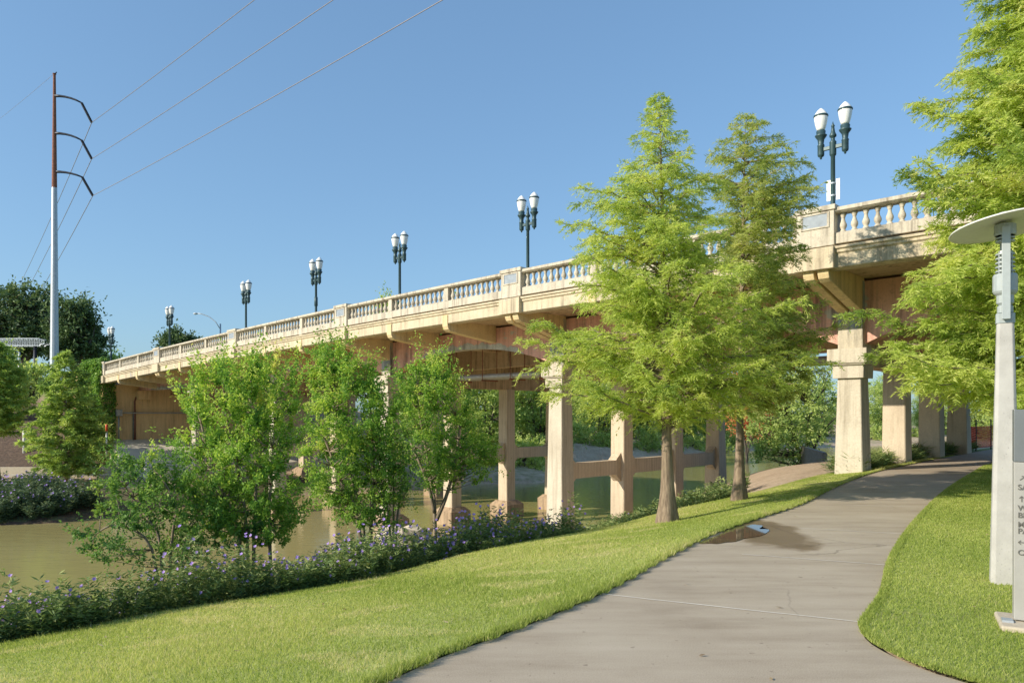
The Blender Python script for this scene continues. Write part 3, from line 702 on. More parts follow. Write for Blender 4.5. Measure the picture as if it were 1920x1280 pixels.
tp = Vector((TX, TZ, ztop+4.1)); wire(tp, Vector((-1150/F*230, 230, 78)), 3, .012, 'faint thin ground wire from pole top to the left edge')

# ---------------------------------------------------------------- foliage generators
def sil(rows, Z, z_is_px=True):
    """silhouette rows (y, left, right) in photo pixels at distance Z -> (z, xc, rx)"""
    out = []
    for y, l, r_ in rows: out.append((pz(y, Z), ((l+r_)/2-960)/F*Z, (r_-l)/2/F*Z))
    out.sort(); return np.array(out)
def vars_(n, base, clump): return np.clip(base+clump, 0, 1)
def cypress(name, label, base, S, Z, rz_=1.0, trunk_r=(.22, .09), seed=1, nb=95, mat='cypress', dens=1.0, needle=.06, group=None, lean=0, tw=.034, lowgap=.25, wN=.011, droop=.0):
    global rng
    rng = np.random.default_rng(seed)
    x0, y0, z0 = base; zt = S[-1, 0]; zl = S[0, 0]
    root = empty(name, base); tag(root, label, 'tree', group)
    xt = np.interp(zt, S[:, 0], S[:, 1])
    def axis_(z):
        t_ = np.clip((z-z0)/(zt-z0), 0, 1); return x0+(xt-x0)*t_**1.3
    # trunk with flared, fluted foot
    v = []; f = []; n = 18; hs = [0, .03, .08, .15, .25, .4, .6, .8, 1.0]
    Hh = zt-z0; K = 22
    for i in range(K+1):
        t_ = (i/K)**1.4; z = z0-.15+t_*(Hh*.97); h_ = max(0, z-z0)
        r_ = trunk_r[1]*(1-t_)**.9*1.15+.006+(trunk_r[0]-trunk_r[1])*math.exp(-h_/.55)*1.0
        for j in range(n):
            a = 2*math.pi*j/n; fl = 1+(.16*math.cos(6*a+seed)+.07*math.cos(3*a))*math.exp(-h_/.6)
            v.append((axis_(z)-x0+r_*fl*math.cos(a), r_*fl*math.sin(a), z-z0))
    f = [(i*n+j, i*n+(j+1) % n, (i+1)*n+(j+1) % n, (i+1)*n+j) for i in range(K) for j in range(n)]
    mb = MB().add(v, f); mb.build('trunk', 'bark_c', root, smooth=True)
    bb = MB(); PP = []; DD = []; LL = []; VV = []
    for i in range(nb):
        u_ = (i+rng.random())/nb; ze = zl+(zt-zl)*(1-(1-u_)**1.0)*.985
        xc = np.interp(ze, S[:, 0], S[:, 1]); rx = np.interp(ze, S[:, 0], S[:, 2])
        az = i*2.39996+rng.normal()*.25; rr = rng.uniform(.55, 1.0)*(1+.16*math.sin(az*2+ze*1.7+seed)+.10*math.sin(az*3-ze*4.1))
        e = np.array([xc+rx*rr*math.cos(az), y0+rx*rr*rz_*math.sin(az), ze])
        ln = math.hypot(e[0]-axis_(ze), e[1]-y0); zs = max(z0+.3, ze-ln*rng.uniform(.05, .38)+droop*ln)
        if zs > zt-.1: zs = zt-.1
        s_ = np.array([axis_(zs), y0, zs])
        nseg = 9; bow = rng.uniform(-.02, .12)*ln
        ts = np.linspace(0, 1, nseg); pts = s_+(e-s_)*ts[:, None]; pts[:, 2] += bow*np.sin(ts*math.pi)
        pts[1:-1] += rng.normal(size=(nseg-2, 3))*ln*.018
        rb = max(.006, .012*ln+.004); bb.tube([q-np.array(base) for q in pts], [rb*(1.15-t_) for t_ in ts], 4)
        # twigs
        nt_ = int(max(14, ln/.017*dens)); t0 = rng.uniform(.10, 1.0, nt_)**.8; idx = t0*(nseg-1); k = np.minimum(idx.astype(int), nseg-2)
        bp = pts[k]+(pts[k+1]-pts[k])*(idx-k)[:, None]; bd = unit(pts[k+1]-pts[k]+1e-9)
        side = unit(np.cross(bd, [0, 0, 1.]))*np.where(rng.random(nt_) < .5, 1, -1)[:, None]
        td = unit(bd*rng.uniform(.5, 1.1, (nt_, 1))+side*rng.uniform(.3, 1.1, (nt_, 1))+np.stack([rng.normal(size=nt_)*.15, rng.normal(size=nt_)*.15, rng.normal(size=nt_)*.42+.04], 1))
        tl = np.clip(ln*.30, .10, .42)*(1.15-.75*t0)*rng.uniform(.6, 1.25, nt_)+.04
        cl = rng.normal()*.13+ .44
        ns = np.maximum(8, (tl/tw*1.4).astype(int)*2)
        ids = np.repeat(np.arange(nt_), ns); m_ = len(ids); tt = rng.random(m_)
        drp = np.zeros((m_, 3)); drp[:, 2] = -.42*(tt**2)*tl[ids]
        P = bp[ids]+td[ids]*(tl[ids]*tt)[:, None]+drp
        sd = unit(np.cross(td[ids], [0, 0, 1.]))*np.where(rng.random(m_) < .5, 1, -1)[:, None]
        D = unit(td[ids]*.7+sd*rng.uniform(.4, 1., (m_, 1))+rng.normal(size=(m_, 3))*.34+np.array([0, 0, -.34]))
        PP.append(P); DD.append(D); LL.append(needle*rng.uniform(.55, 1.3, m_)); VV.append(cl+rng.normal(size=nt_)[ids]*.11+rng.normal(size=m_)*.06)
    P = np.concatenate(PP)-np.array(base); D = np.concatenate(DD); Ln = np.concatenate(LL); V = np.clip(np.concatenate(VV), 0, 1)
    bb.build('branches', 'bark_m', root)
    quads('crown', leaves(P, D, Ln, wN+Ln*.06, None), V, mat, root)
    return root
def broadleaf(name, label, base, S, stems, Z, seed=2, ncl=90, twigs=10, per=13, leaf=.05, mat='myrtle', bark='bark_m', ry=.85, clr=.26, up=.5, group=None, cat='tree', srad=.03, fold=1, shell=.55, forks=True, barkless=False):
    """stems: list of polylines (world) ; crown clumps inside silhouette, each joined by a limb"""
    global rng
    rng = np.random.default_rng(seed); b0 = np.array(base)
    root = empty(name, base); tag(root, label, cat, group)
    tb = MB(); nodes = []
    for st in stems:
        st = np.array(st, float); st = smooth_line(st, 4) if len(st) > 2 else st
        nn_ = len(st); tb.tube([q-b0 for q in st], [srad*(1-.6*i/(nn_-1)) for i in range(nn_)], 7)
        nodes += list(st[nn_//3:])
    nodes = np.array(nodes)
    y0 = base[1]; zz = rng.uniform(0, 1, ncl*4)
    w_ = S[:, 2]+.05; zs = S[:, 0]
    zc = np.interp(zz, np.r_[0, np.cumsum((w_[1:]+w_[:-1])/2*np.diff(zs))]/np.sum((w_[1:]+w_[:-1])/2*np.diff(zs)), zs)[:ncl]
    xc = np.interp(zc, zs, S[:, 1]); rx = np.interp(zc, zs, S[:, 2]); a = rng.uniform(0, 2*math.pi, ncl); rr = rng.random(ncl)**shell
    rr = np.minimum(rr, 1.0)*(.9+.16*np.sin(3*a+zc*5)*np.cos(2*a-zc*7.3))
    Cc = np.stack([xc+rx*rr*np.cos(a), y0+rx*ry*rr*np.sin(a), zc], 1)
    bb = tb
    PP = []; DD = []; LL = []; VV = []
    for i in range(ncl):
        c = Cc[i]; d = np.linalg.norm(nodes-c, axis=1)+np.maximum(0, nodes[:, 2]-c[2]+.1)*2; q = nodes[d.argmin()]
        mid = (q+c)/2+np.array([0, 0, -.06*np.linalg.norm(c-q)])+rng.normal(size=3)*.04*np.linalg.norm(c-q)
        bb.tube([q-b0, mid-b0, c-b0], [srad*.38, srad*.25, srad*.10], 4)
        out = unit(np.array([c[0]-xc[i], c[1]-y0, .25*rx[i]+.02])); cr = clr*(rng.uniform(.6, 1.2) if rng.random() < .7 else rng.uniform(1.3, 1.75))
        td = unit(rdir(twigs)*.9+out*.55+np.array([0, 0, up])); tl = cr*rng.uniform(.4, 1.55, twigs)
        if cat == 'tree' and leaf < .1 and zc[i] > zs[0]+.6*(zs[-1]-zs[0]) and rng.random() < .6: td = unit(td*.45+out*.35+np.array([0, 0, .9])); tl = tl*1.45
        ids = np.repeat(np.arange(twigs), per); m_ = len(ids); tt = rng.random(m_)**.62
        P = c+td[ids]*(tl[ids]*tt)[:, None]+rng.normal(size=(m_, 3))*cr*.07
        D = unit(td[ids]*.45+rdir(m_)*.8+np.array([0, 0, -.12])); PP.append(P); DD.append(D)
        LL.append(leaf*rng.uniform(.6, 1.25, m_)); lit = .15*(rng.random()-.5)+.24*((zc[i]-zs[0])/(zs[-1]-zs[0])-.5)  # random clump tone, plus sunlit crown tops put into leaf colour by height
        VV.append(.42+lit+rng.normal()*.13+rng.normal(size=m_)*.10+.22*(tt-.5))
    bb.build('trunk', bark, root, smooth=True)
    P = np.concatenate(PP)-b0; D = np.concatenate(DD); Ln = np.concatenate(LL); V = np.clip(np.concatenate(VV), 0, 1)
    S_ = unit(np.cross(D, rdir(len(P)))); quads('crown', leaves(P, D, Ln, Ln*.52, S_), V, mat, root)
    return root
def W(px, y, Z): return np.array([(px-960)/F*Z, Z, pz(y, Z)])
def G(px, Z, dz=0):
    x = (px-960)/F*Z; return np.array([x, Z, hz(x, Z)+dz])

# ---------------------------------------------------------------- trees: the cypresses
b1 = G(1252, 13.4)
cypress('cypress_tree', 'large bright green bald cypress with flared trunk in the middle of the lawn', tuple(b1), sil([(172, 1230, 1242), (215, 1195, 1272), (265, 1175, 1300), (320, 1145, 1325), (370, 1095, 1350), (415, 1060, 1385), (500, 1045, 1420), (560, 1000, 1450), (620, 975, 1485), (680, 980, 1500), (740, 1030, 1465), (775, 1110, 1400)], 13.4), 13.4, seed=4, nb=215, trunk_r=(.215, .082), dens=.60, needle=.082, wN=.0095)
b2 = G(1386, 16.2)
cypress('cypress_tree', 'slimmer olive green bald cypress standing behind the largest one by the path', tuple(b2), sil([(205, 1388, 1408), (250, 1348, 1450), (300, 1305, 1515), (370, 1290, 1545), (450, 1300, 1530), (530, 1315, 1515), (600, 1330, 1550), (680, 1335, 1545), (740, 1340, 1520), (760, 1370, 1450)], 16.2), 16.2, seed=9, nb=180, trunk_r=(.17, .072), mat='cypress2', dens=.62, needle=.09, wN=.0095)
b3 = G(2090, 11.2)
cypress('cypress_tree', 'big pale green bald cypress cut off by the right edge of the photo', tuple(b3), sil([(-420, 2060, 2120), (-200, 1900, 2250), (0, 1795, 2350), (120, 1770, 2380), (240, 1735, 2420), (350, 1700, 2450), (470, 1665, 2480), (560, 1645, 2500), (640, 1635, 2510), (700, 1690, 2460), (760, 1770, 2380)], 11.2), 11.2, seed=23, nb=620, trunk_r=(.34, .17), dens=.9, rz_=.66, droop=.06, needle=.085, wN=.011)
bl_ = G(123, 48.6)
cypress('cypress_tree', 'young conical bald cypress on the far bank in front of the low wall', tuple(bl_), sil([(655, 114, 126), (700, 85, 158), (750, 65, 188), (800, 55, 200), (850, 42, 214), (885, 70, 190)], 48.6), 48.6, seed=31, nb=130, mat='cypress3', trunk_r=(.2, .12), dens=.34, needle=.26, wN=.05, tw=.08)
bl2 = G(-5, 50)
cypress('cypress_tree', 'dark green bald cypress at the far left edge above the mulch slope', tuple(bl2), sil([(640, -20, 10), (700, -50, 45), (760, -70, 60), (810, -60, 40)], 50), 50, seed=33, nb=130, trunk_r=(.2, .12), mat='cypress3', dens=.34, needle=.26, wN=.05, tw=.08)

# crape myrtles rising out of the flower bed
gA = G(310, 11.0, -.05)
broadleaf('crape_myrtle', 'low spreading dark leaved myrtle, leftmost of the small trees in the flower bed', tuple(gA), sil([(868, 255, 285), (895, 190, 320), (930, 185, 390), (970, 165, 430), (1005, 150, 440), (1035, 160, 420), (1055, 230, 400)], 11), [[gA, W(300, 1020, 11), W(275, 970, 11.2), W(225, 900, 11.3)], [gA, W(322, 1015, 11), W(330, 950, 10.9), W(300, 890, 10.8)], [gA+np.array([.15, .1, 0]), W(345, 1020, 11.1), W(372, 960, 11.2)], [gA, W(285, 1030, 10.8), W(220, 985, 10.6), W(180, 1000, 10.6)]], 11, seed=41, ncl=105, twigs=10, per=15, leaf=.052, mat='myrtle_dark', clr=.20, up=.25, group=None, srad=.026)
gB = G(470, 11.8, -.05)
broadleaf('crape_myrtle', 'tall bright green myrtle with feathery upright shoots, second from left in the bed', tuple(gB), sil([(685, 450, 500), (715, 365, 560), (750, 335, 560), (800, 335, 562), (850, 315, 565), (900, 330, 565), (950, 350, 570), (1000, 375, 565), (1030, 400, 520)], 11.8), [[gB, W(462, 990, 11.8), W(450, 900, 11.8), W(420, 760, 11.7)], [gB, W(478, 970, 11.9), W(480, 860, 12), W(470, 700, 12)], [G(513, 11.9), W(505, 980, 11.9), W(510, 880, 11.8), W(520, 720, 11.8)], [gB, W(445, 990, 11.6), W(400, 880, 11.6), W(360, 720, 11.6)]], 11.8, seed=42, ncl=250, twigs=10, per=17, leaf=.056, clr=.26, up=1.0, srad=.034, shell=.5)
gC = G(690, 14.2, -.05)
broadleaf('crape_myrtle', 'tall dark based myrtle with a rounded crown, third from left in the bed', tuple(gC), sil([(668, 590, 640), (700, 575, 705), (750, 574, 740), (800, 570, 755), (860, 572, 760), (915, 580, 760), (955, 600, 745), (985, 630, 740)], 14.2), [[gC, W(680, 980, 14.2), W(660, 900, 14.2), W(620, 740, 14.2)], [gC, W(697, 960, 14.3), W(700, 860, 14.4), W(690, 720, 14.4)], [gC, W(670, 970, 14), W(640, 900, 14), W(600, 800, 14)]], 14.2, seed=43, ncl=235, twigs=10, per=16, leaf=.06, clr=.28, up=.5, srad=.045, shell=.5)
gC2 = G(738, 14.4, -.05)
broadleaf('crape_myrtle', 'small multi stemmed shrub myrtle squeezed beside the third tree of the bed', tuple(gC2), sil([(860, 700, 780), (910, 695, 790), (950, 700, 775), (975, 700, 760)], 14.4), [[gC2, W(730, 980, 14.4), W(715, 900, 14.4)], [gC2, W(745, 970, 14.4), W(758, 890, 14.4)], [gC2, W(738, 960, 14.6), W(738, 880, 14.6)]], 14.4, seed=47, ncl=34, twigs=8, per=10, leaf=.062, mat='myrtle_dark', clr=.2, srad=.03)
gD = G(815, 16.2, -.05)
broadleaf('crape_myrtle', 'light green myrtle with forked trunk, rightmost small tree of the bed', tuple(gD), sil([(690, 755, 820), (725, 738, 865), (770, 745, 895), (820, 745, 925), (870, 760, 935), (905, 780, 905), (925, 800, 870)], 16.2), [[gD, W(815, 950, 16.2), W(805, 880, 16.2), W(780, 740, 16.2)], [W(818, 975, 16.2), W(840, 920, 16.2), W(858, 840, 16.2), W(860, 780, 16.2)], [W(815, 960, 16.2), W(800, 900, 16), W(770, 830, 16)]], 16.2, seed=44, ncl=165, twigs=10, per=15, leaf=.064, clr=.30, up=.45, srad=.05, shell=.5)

# live oaks beyond the bridge
def far_tree(label, px, Z, rows, seed, mat='oak', ncl=120, leaf=.35, clr=1.5, group=None, name='oak_tree', gz_=None, srad=.35, bark='bark_o', twigs=10, per=9, up=.1, ry=.8):
    g = G(px, Z, -.2); S = sil(rows, Z)
    zt = S[-1, 0]; zm = S[0, 0]
    stems = [[g, g+np.array([.1, 0, (zm-g[2])*.8]), np.array([g[0]+srad*2, Z, zm+(zt-zm)*.6])], [g, g+np.array([-.1, 0, (zm-g[2])*.7]), np.array([g[0]-srad*5, Z+.5, zm+(zt-zm)*.5])], [g, g+np.array([.1, 0, (zm-g[2])*.6]), np.array([g[0]+srad*6, Z-.5, zm+(zt-zm)*.35])]]
    return broadleaf(name, label, tuple(g), S, stems, Z, seed=seed, ncl=ncl, twigs=twigs, per=per, leaf=leaf, mat=mat, bark=bark, clr=clr, up=up, srad=srad, group=group, ry=ry)
far_tree('broad dark live oak at the left edge behind the transmission pole', 45, 84, [(548, 10, 90), (575, -25, 115), (610, -40, 120), (640, -45, 110), (662, 20, 95)], 51, ncl=170, leaf=.42, clr=1.3)
far_tree('dark live oak right of the transmission pole with a drooping side', 140, 80, [(572, 108, 160), (595, 95, 185), (625, 90, 196), (655, 100, 190), (672, 110, 175)], 52, ncl=140, leaf=.40, clr=1.1)
far_tree('small round oak crown peeking above the bridge rail', 333, 95, [(628, 322, 345), (638, 305, 358), (650, 300, 364), (664, 308, 350)], 53, ncl=50, leaf=.4, clr=1.0)
far_tree('pale low tree filling the gap between oak and ivy wall', 190, 88, [(655, 150, 180), (672, 140, 215), (690, 140, 225), (705, 150, 215)], 54, mat='thicket', ncl=60, leaf=.35, clr=1.0)
far_tree('olive green bush mass below the sign gantry', 60, 70, [(688, 30, 75), (705, 5, 95), (730, -10, 90), (750, 0, 70)], 55, mat='thicket', ncl=60, leaf=.3, clr=.9, name='bush')
far_tree('yellow green bush at the left edge below the gantry arm', -5, 62, [(655, -40, 20), (690, -60, 40), (730, -60, 45), (770, -50, 40)], 56, mat='thicket', ncl=70, leaf=.28, clr=.9, name='bush')
far_tree('rounded shrub beside the abutment wing wall foot', 190, 55, [(800, 160, 205), (825, 150, 215), (850, 160, 225), (870, 170, 225)], 57, mat='thicket', ncl=50, leaf=.16, clr=.45, srad=.06, name='bush')
far_tree('bushy willow leaning over the water behind the second cypress trunk', 1508, 52, [(690, 1440, 1560), (730, 1410, 1580), (780, 1400, 1575), (830, 1405, 1550), (868, 1420, 1520)], 58, mat='thicket', ncl=150, leaf=.22, clr=.75, srad=.18, name='willow_tree')
far_tree('orange flowered vine covered tree across the river', 1400, 90, [(700, 1370, 1450), (740, 1370, 1470), (790, 1365, 1450), (820, 1370, 1440)], 59, mat='rustleaf', ncl=80, leaf=.3, clr=1.1, srad=.2, name='vine_tree')

# thicket across the river: a few real trees, then copies
def copy_tree(o, loc, sca, rz, label=None):
    c = o.copy(); C.objects.link(c); c.location = loc; c.scale = (sca[0], sca[0], sca[1]); c.rotation_euler = (0, 0, rz)
    if label: c['label'] = label
    for ch in o.children:
        k = ch.copy(); C.objects.link(k); k.parent = c
    return c
GR = 'trees of the far bank thicket'
GL = 'mid green thicket tree among others on the far bank beyond the bridge'
protos = []
for k, (px, Z, rows) in enumerate([(905, 72, [(600, 880, 930), (680, 850, 960), (760, 840, 970), (830, 860, 960), (860, 880, 940)]), (1010, 76, [(620, 985, 1035), (700, 960, 1060), (780, 955, 1065), (845, 970, 1050)]), (1120, 104, [(660, 1100, 1150), (730, 1080, 1165), (800, 1070, 1170), (850, 1080, 1160)])]):
    protos.append(far_tree(GL, px, Z, rows, 60+k, mat='thicket', ncl=130, leaf=.34, clr=1.15, srad=.18, group=GR, name='thicket_tree'))
prng = random.Random(5)
spots = [(840, 78), (870, 92), (935, 88), (960, 80), (985, 95), (1040, 92), (1065, 110), (1095, 118), (1150, 112), (1180, 120), (1215, 112), (1245, 122), (1280, 116), (1320, 124), (1350, 118), (1385, 128), (1440, 135), (1480, 140), (1540, 148), (1600, 150), (1650, 160), (1665, 150), (1730, 165), (1770, 160), (1830, 150), (1880, 140), (780, 84), (720, 88), (1920, 150), (1980, 130)]
for i, (px, Z) in enumerate(spots):
    o = protos[i % 3]; x = (px-960)/F*Z; zz = hz(x, Z)
    sh = prng.uniform(.75, 1.15)*(1.0 if px < 1400 else .85)
    copy_tree(o, (x, Z, zz-.2), (prng.uniform(.85, 1.25), sh), prng.uniform(0, 6.28))
# low scrub at the waterline of the far bank
SG = 'low bushes along the far waterline'
pb = far_tree('low green bush overhanging the water at the foot of the far thicket', 1090, 98, [(800, 1065, 1115), (830, 1050, 1130), (858, 1055, 1125)], 71, mat='thicket', ncl=70, leaf=.26, clr=.8, srad=.08, group=SG, name='bush')
for i, (px, Z) in enumerate([(1130, 99), (1170, 101), (1215, 103), (1260, 106), (1300, 109), (1340, 112), (1050, 86), (1020, 74), (985, 68), (900, 68), (860, 68), (1380, 115), (1420, 120), (1470, 126), (1530, 134), (1630, 142), (1710, 150), (1060, 97)]):
    x = (px-960)/F*Z; copy_tree(pb, (x, Z, hz(x, Z)-.3), (prng.uniform(.6, 1.1), prng.uniform(.6, 1.15)), prng.uniform(0, 6.28))

# ---------------------------------------------------------------- plants as ground cover
def bed(name, label, line, width, dens, h, seed, leaf=.085, w_=.016, per=30, nfl=300, mat='ruellia', flsize=.021, cat='flower bed', setback=0., gapfn=None, sprd=.09):
    """lush stems over a strip beside a polyline (to its left)"""
    global rng
    rng = np.random.default_rng(seed); ln = resample(line, 400); tn = unit(np.gradient(ln, axis=0)); nn_ = np.stack([-tn[:, 1], tn[:, 0]], 1)
    Ltot = np.linalg.norm(np.diff(ln, axis=0), axis=1).sum(); n = int(Ltot*width*dens)
    i = rng.integers(0, 400, n); u_ = rng.random(n)*width+setback
    P = ln[i]+nn_[i]*u_[:, None]+tn[i]*rng.normal(size=(n, 1))*.03
    wob = .12*np.sin(P[:, 0]*3.1)+.10*np.sin(P[:, 0]*7.3+1)+.07*np.sin(P[:, 1]*11)
    k = (u_-setback) > wob*.8+.06; P = P[k]; u_ = u_[k]; n = len(P)
    z, _ = terrain(P[:, 0], P[:, 1]); hh = h*(1+.20*np.sin(P[:, 0]*2.3+P[:, 1]*1.1)+.14*np.sin(P[:, 0]*5.1-P[:, 1]*3.7))*rng.uniform(.6, 1.15, n)
    hh *= np.clip((u_-setback)/.25+.45, .45, 1)*(np.interp(P[:, 0], [-6, -2.5], [.9, 1.1]) if h in (.74,) else 1)
    base = np.column_stack([P, z]); sd = unit(np.column_stack([rng.normal(size=(n, 2))*.28, np.ones(n)]))
    ids = np.repeat(np.arange(n), per); m_ = len(ids); tt = rng.random(m_)**.6
    A_ = base[ids]+sd[ids]*(hh[ids]*tt)[:, None]
    ang = rng.uniform(0, 2*math.pi, m_); D = unit(np.column_stack([np.cos(ang), np.sin(ang), rng.uniform(-.15, .9, m_)]))
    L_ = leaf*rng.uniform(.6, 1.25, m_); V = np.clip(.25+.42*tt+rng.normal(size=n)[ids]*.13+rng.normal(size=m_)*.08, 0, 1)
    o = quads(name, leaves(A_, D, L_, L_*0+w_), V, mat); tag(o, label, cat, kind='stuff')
    if nfl:
        j = rng.integers(0, n, nfl); top = base[j]+sd[j]*(hh[j]*rng.uniform(.86, 1.16, nfl))[:, None]
        fd = unit(np.column_stack([rng.normal(size=nfl)*.5, -np.abs(rng.normal(size=nfl))*.8-.3, np.abs(rng.normal(size=nfl))*.6+.3]))
        s1 = unit(np.cross(fd, [0, 0, 1.])); s2 = np.cross(fd, s1); Vs = []; vv = []
        for q in range(5):
            a = 2*math.pi*q/5; d1 = s1*math.cos(a)+s2*math.sin(a)+fd*.35; sd_ = -s1*math.sin(a)+s2*math.cos(a)
            Vs.append(leaves(top, d1, flsize*rng.uniform(.8, 1.2, nfl), flsize*1.15, sd_)); vv.append(rng.random(nfl))
        f_ = quads('blossoms', np.concatenate(Vs), np.concatenate(vv), 'petal', o); f_['kind'] = 'stuff'
    return o
LP_ = LIPs
def seg(a, b_): 
    x = LP_[:, 0]; k = (x >= a) & (x <= b_); return LP_[k]
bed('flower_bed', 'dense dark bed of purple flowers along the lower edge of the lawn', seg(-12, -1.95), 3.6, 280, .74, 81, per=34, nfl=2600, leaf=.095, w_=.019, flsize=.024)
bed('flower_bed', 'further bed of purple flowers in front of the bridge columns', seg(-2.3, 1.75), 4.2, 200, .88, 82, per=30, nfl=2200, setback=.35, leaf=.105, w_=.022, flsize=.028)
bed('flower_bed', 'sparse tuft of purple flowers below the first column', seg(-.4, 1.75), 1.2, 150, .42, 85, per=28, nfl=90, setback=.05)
bed('flower_bed', 'dark flower bed on the far bank at the left edge', np.array([(-54, 35.2), (-30, 36.6), (-24.6, 39.0), (-23.4, 42)]), 6.2, 38, 1.15, 83, leaf=.24, w_=.05, per=40, nfl=1500, flsize=.06, mat='ruellia_dark')
bed('weeds', 'dark leafy weeds at the water edge between trunks', np.array([(4.2, 17.4), (6.3, 19.2), (7.6, 20.6)]), 6.5, 60, .55, 84, leaf=.14, w_=.03, per=26, nfl=25, cat='weeds', setback=.7)
bed('border_grass', 'strip of dark strappy grass along the path beside the columns', np.array([(9.9, 20.5), (12.8, 23.8), (16.8, 28.2), (20.8, 32.6)]), .85, 70, .42, 86, leaf=.32, w_=.018, per=20, nfl=0, cat='border plants', setback=.1)
# ivy over the wing wall
rng = np.random.default_rng(90); n = 9000
def ivypatch(n, s0, s1, L0, L1, ztop, zbot, ax, th):
    s_ = rng.uniform(s0, s1, n); L_ = rng.uniform(L0, L1, n); zz = zbot+(ztop-zbot)*rng.random(n)**.9
    k = th*(1+.5*np.sin((s_*3+L_*4))*np.sin(zz*2.1))*rng.random(n)**.5
    if ax == 's': s_ = s_-k
    else: L_ = L_-k
    return np.stack([s_*dx+L_*nx, s_*dy+L_*ny, zz+.12*np.sin(s_*5+L_*4)], 1)
Pv = np.vstack([ivypatch(11000, 60.9, 64.7, 19.2, 19.2, 5.6, -.9, 'L', .5), ivypatch(5000, 64.6, 64.6, 18.4, 19.3, 5.3, -1.2, 's', .3), ivypatch(2500, 61.3, 64.7, 18.9, 19.6, 5.75, 5.3, 'L', .1), ivypatch(1600, 61.28, 61.28, 19.2, 20.1, 5.0, -.8, 's', .25)]); n = len(Pv)
D = unit(rdir(n)+np.array([-nx*.3, -ny*.3, -.7]))
o = quads('ivy', leaves(Pv, D, .17*rng.uniform(.6, 1.2, n), .13), np.clip(.5+rng.normal(size=n)*.2, 0, 1), 'ivy'); tag(o, 'thick green ivy hanging over the end wall of the bridge', 'ivy')

# grass blades
def blades(P, L, seed, spread=.5, w_=.0045, V=None):
    n = len(P); z, _ = terrain(P[:, 0], P[:, 1]); A_ = np.column_stack([P, z+.018])
    D = unit(np.column_stack([rng.normal(size=(n, 2))*spread, np.ones(n)])); return tris(A_, D, L, w_)
rng = np.random.default_rng(100)
def scatter_strip(A_, B_, n, edgebias=0):
    i = rng.random(n)*(len(A_)-1.001); k = i.astype(int); fr = (i-k)[:, None]; a = A_[k]*(1-fr)+A_[k+1]*fr; b_ = B_[k]*(1-fr)+B_[k+1]*fr
    return a+(b_-a)*rng.random((n, 1))
cand = scatter_strip(eA+nrm*.02, eB+nrm*.10, 1500000); dist = np.linalg.norm(cand, axis=1)
keep = (np.abs(cand[:, 0]) < cand[:, 1]*.75+.5) & (cand[:, 1] > 3.6) & (rng.random(len(cand)) < np.clip(7.0/dist, .25, 1)**1.6); P1 = cand[keep]
# fringe leaning over the path edge
k = rng.random(60000)*(len(eA)-1.001); q = k.astype(int); fr = (k-q)[:, None]; Pf = (eA[q]*(1-fr)+eA[q+1]*fr)+(nrm[q])*(rng.uniform(-.03, .08, (60000, 1))+.018*np.sin(k*1.7)[:, None]); Pf = Pf[(Pf[:, 1] > 3.8) & (Pf[:, 1] < 24)]
Pall = np.vstack([P1, Pf]); d_ = np.linalg.norm(Pall, axis=1)
Lb_ = rng.uniform(.018, .042, len(Pall))*(1+.35*np.sin(Pall[:, 0]*1.9)*np.sin(Pall[:, 1]*1.3))*np.interp(d_, [4, 7, 12], [1.25, .9, .8]); Lb_[len(P1):] *= 1.5; tall = rng.random(len(Pall)) < .035*(1+np.sin(Pall[:, 0]*2.7)*np.sin(Pall[:, 1]*2.1)); Lb_[tall] *= 2.1
wb = np.interp(d_, [4, 9, 20], [.0042, .007, .014])
var = np.clip(.5+.20*np.sin(Pall[:, 0]*1.1+2*np.sin(Pall[:, 1]*.7))*.8+rng.normal(size=len(Pall))*.24, 0, 1); dryp = (np.sin(Pall[:, 0]*2.9+np.sin(Pall[:, 1]*2.3)*2)*np.sin(Pall[:, 1]*3.1+Pall[:, 0]) > .62) & (rng.random(len(Pall)) < .45); var[dryp] = rng.uniform(.85, 1, dryp.sum())
zv, _ = terrain(Pall[:, 0], Pall[:, 1]); zv = np.maximum(zv, np.where(pdist(Pall, pathL) < .12, -.005, -99))
A_ = np.column_stack([Pall, zv+.018]); Dd = unit(np.column_stack([rng.normal(size=(len(Pall), 2))*.55, np.ones(len(Pall))]))
o = quads('grass', tris(A_, Dd, Lb_, wb), var, 'blade', per=3); tag(o, 'bright mown grass of the lawn sloping to the flower bed', 'grass', kind='stuff')
n = 1500000; cy = 3.0+21*rng.random(n)**1.5; cx = rng.uniform(0, 1, n)*13+2.4; Pr = np.stack([cx, cy], 1)
Pr = Pr[(Pr[:, 0] < Pr[:, 1]*.75+.6)]; Pr = Pr[~inside(Pr, PATHPOLY)]; Pr = Pr[pdist(Pr, pathR) < pdist(Pr, pathL)]
k = rng.random(45000)*(len(eC)-1.001); q = k.astype(int); fr = (k-q)[:, None]; Pe = (eC[q]*(1-fr)+eC[q+1]*fr)+nr[q]*rng.uniform(-.012, .06, (45000, 1)); Pr = np.vstack([Pr, Pe[(Pe[:, 1] > 3.3) & (Pe[:, 1] < 22)]])
d_ = np.linalg.norm(Pr, axis=1); n = len(Pr)
A_ = np.column_stack([Pr, np.full(n, .018)]); Dd = unit(np.column_stack([rng.normal(size=(n, 2))*.5, np.ones(n)]))
var = np.clip(.30+.15*np.sin(Pr[:, 0]*1.7+1)*np.sin(Pr[:, 1]*1.1)+rng.normal(size=n)*.2, 0, 1)
o = quads('grass', tris(A_, Dd, rng.uniform(.018, .045, n)*np.interp(d_, [4, 8], [1.1, .85]), np.interp(d_, [4, 9, 20], [.0042, .007, .014])), var, 'blade', per=3); tag(o, 'mown grass right of the path around the sign and light post', 'grass', kind='stuff')

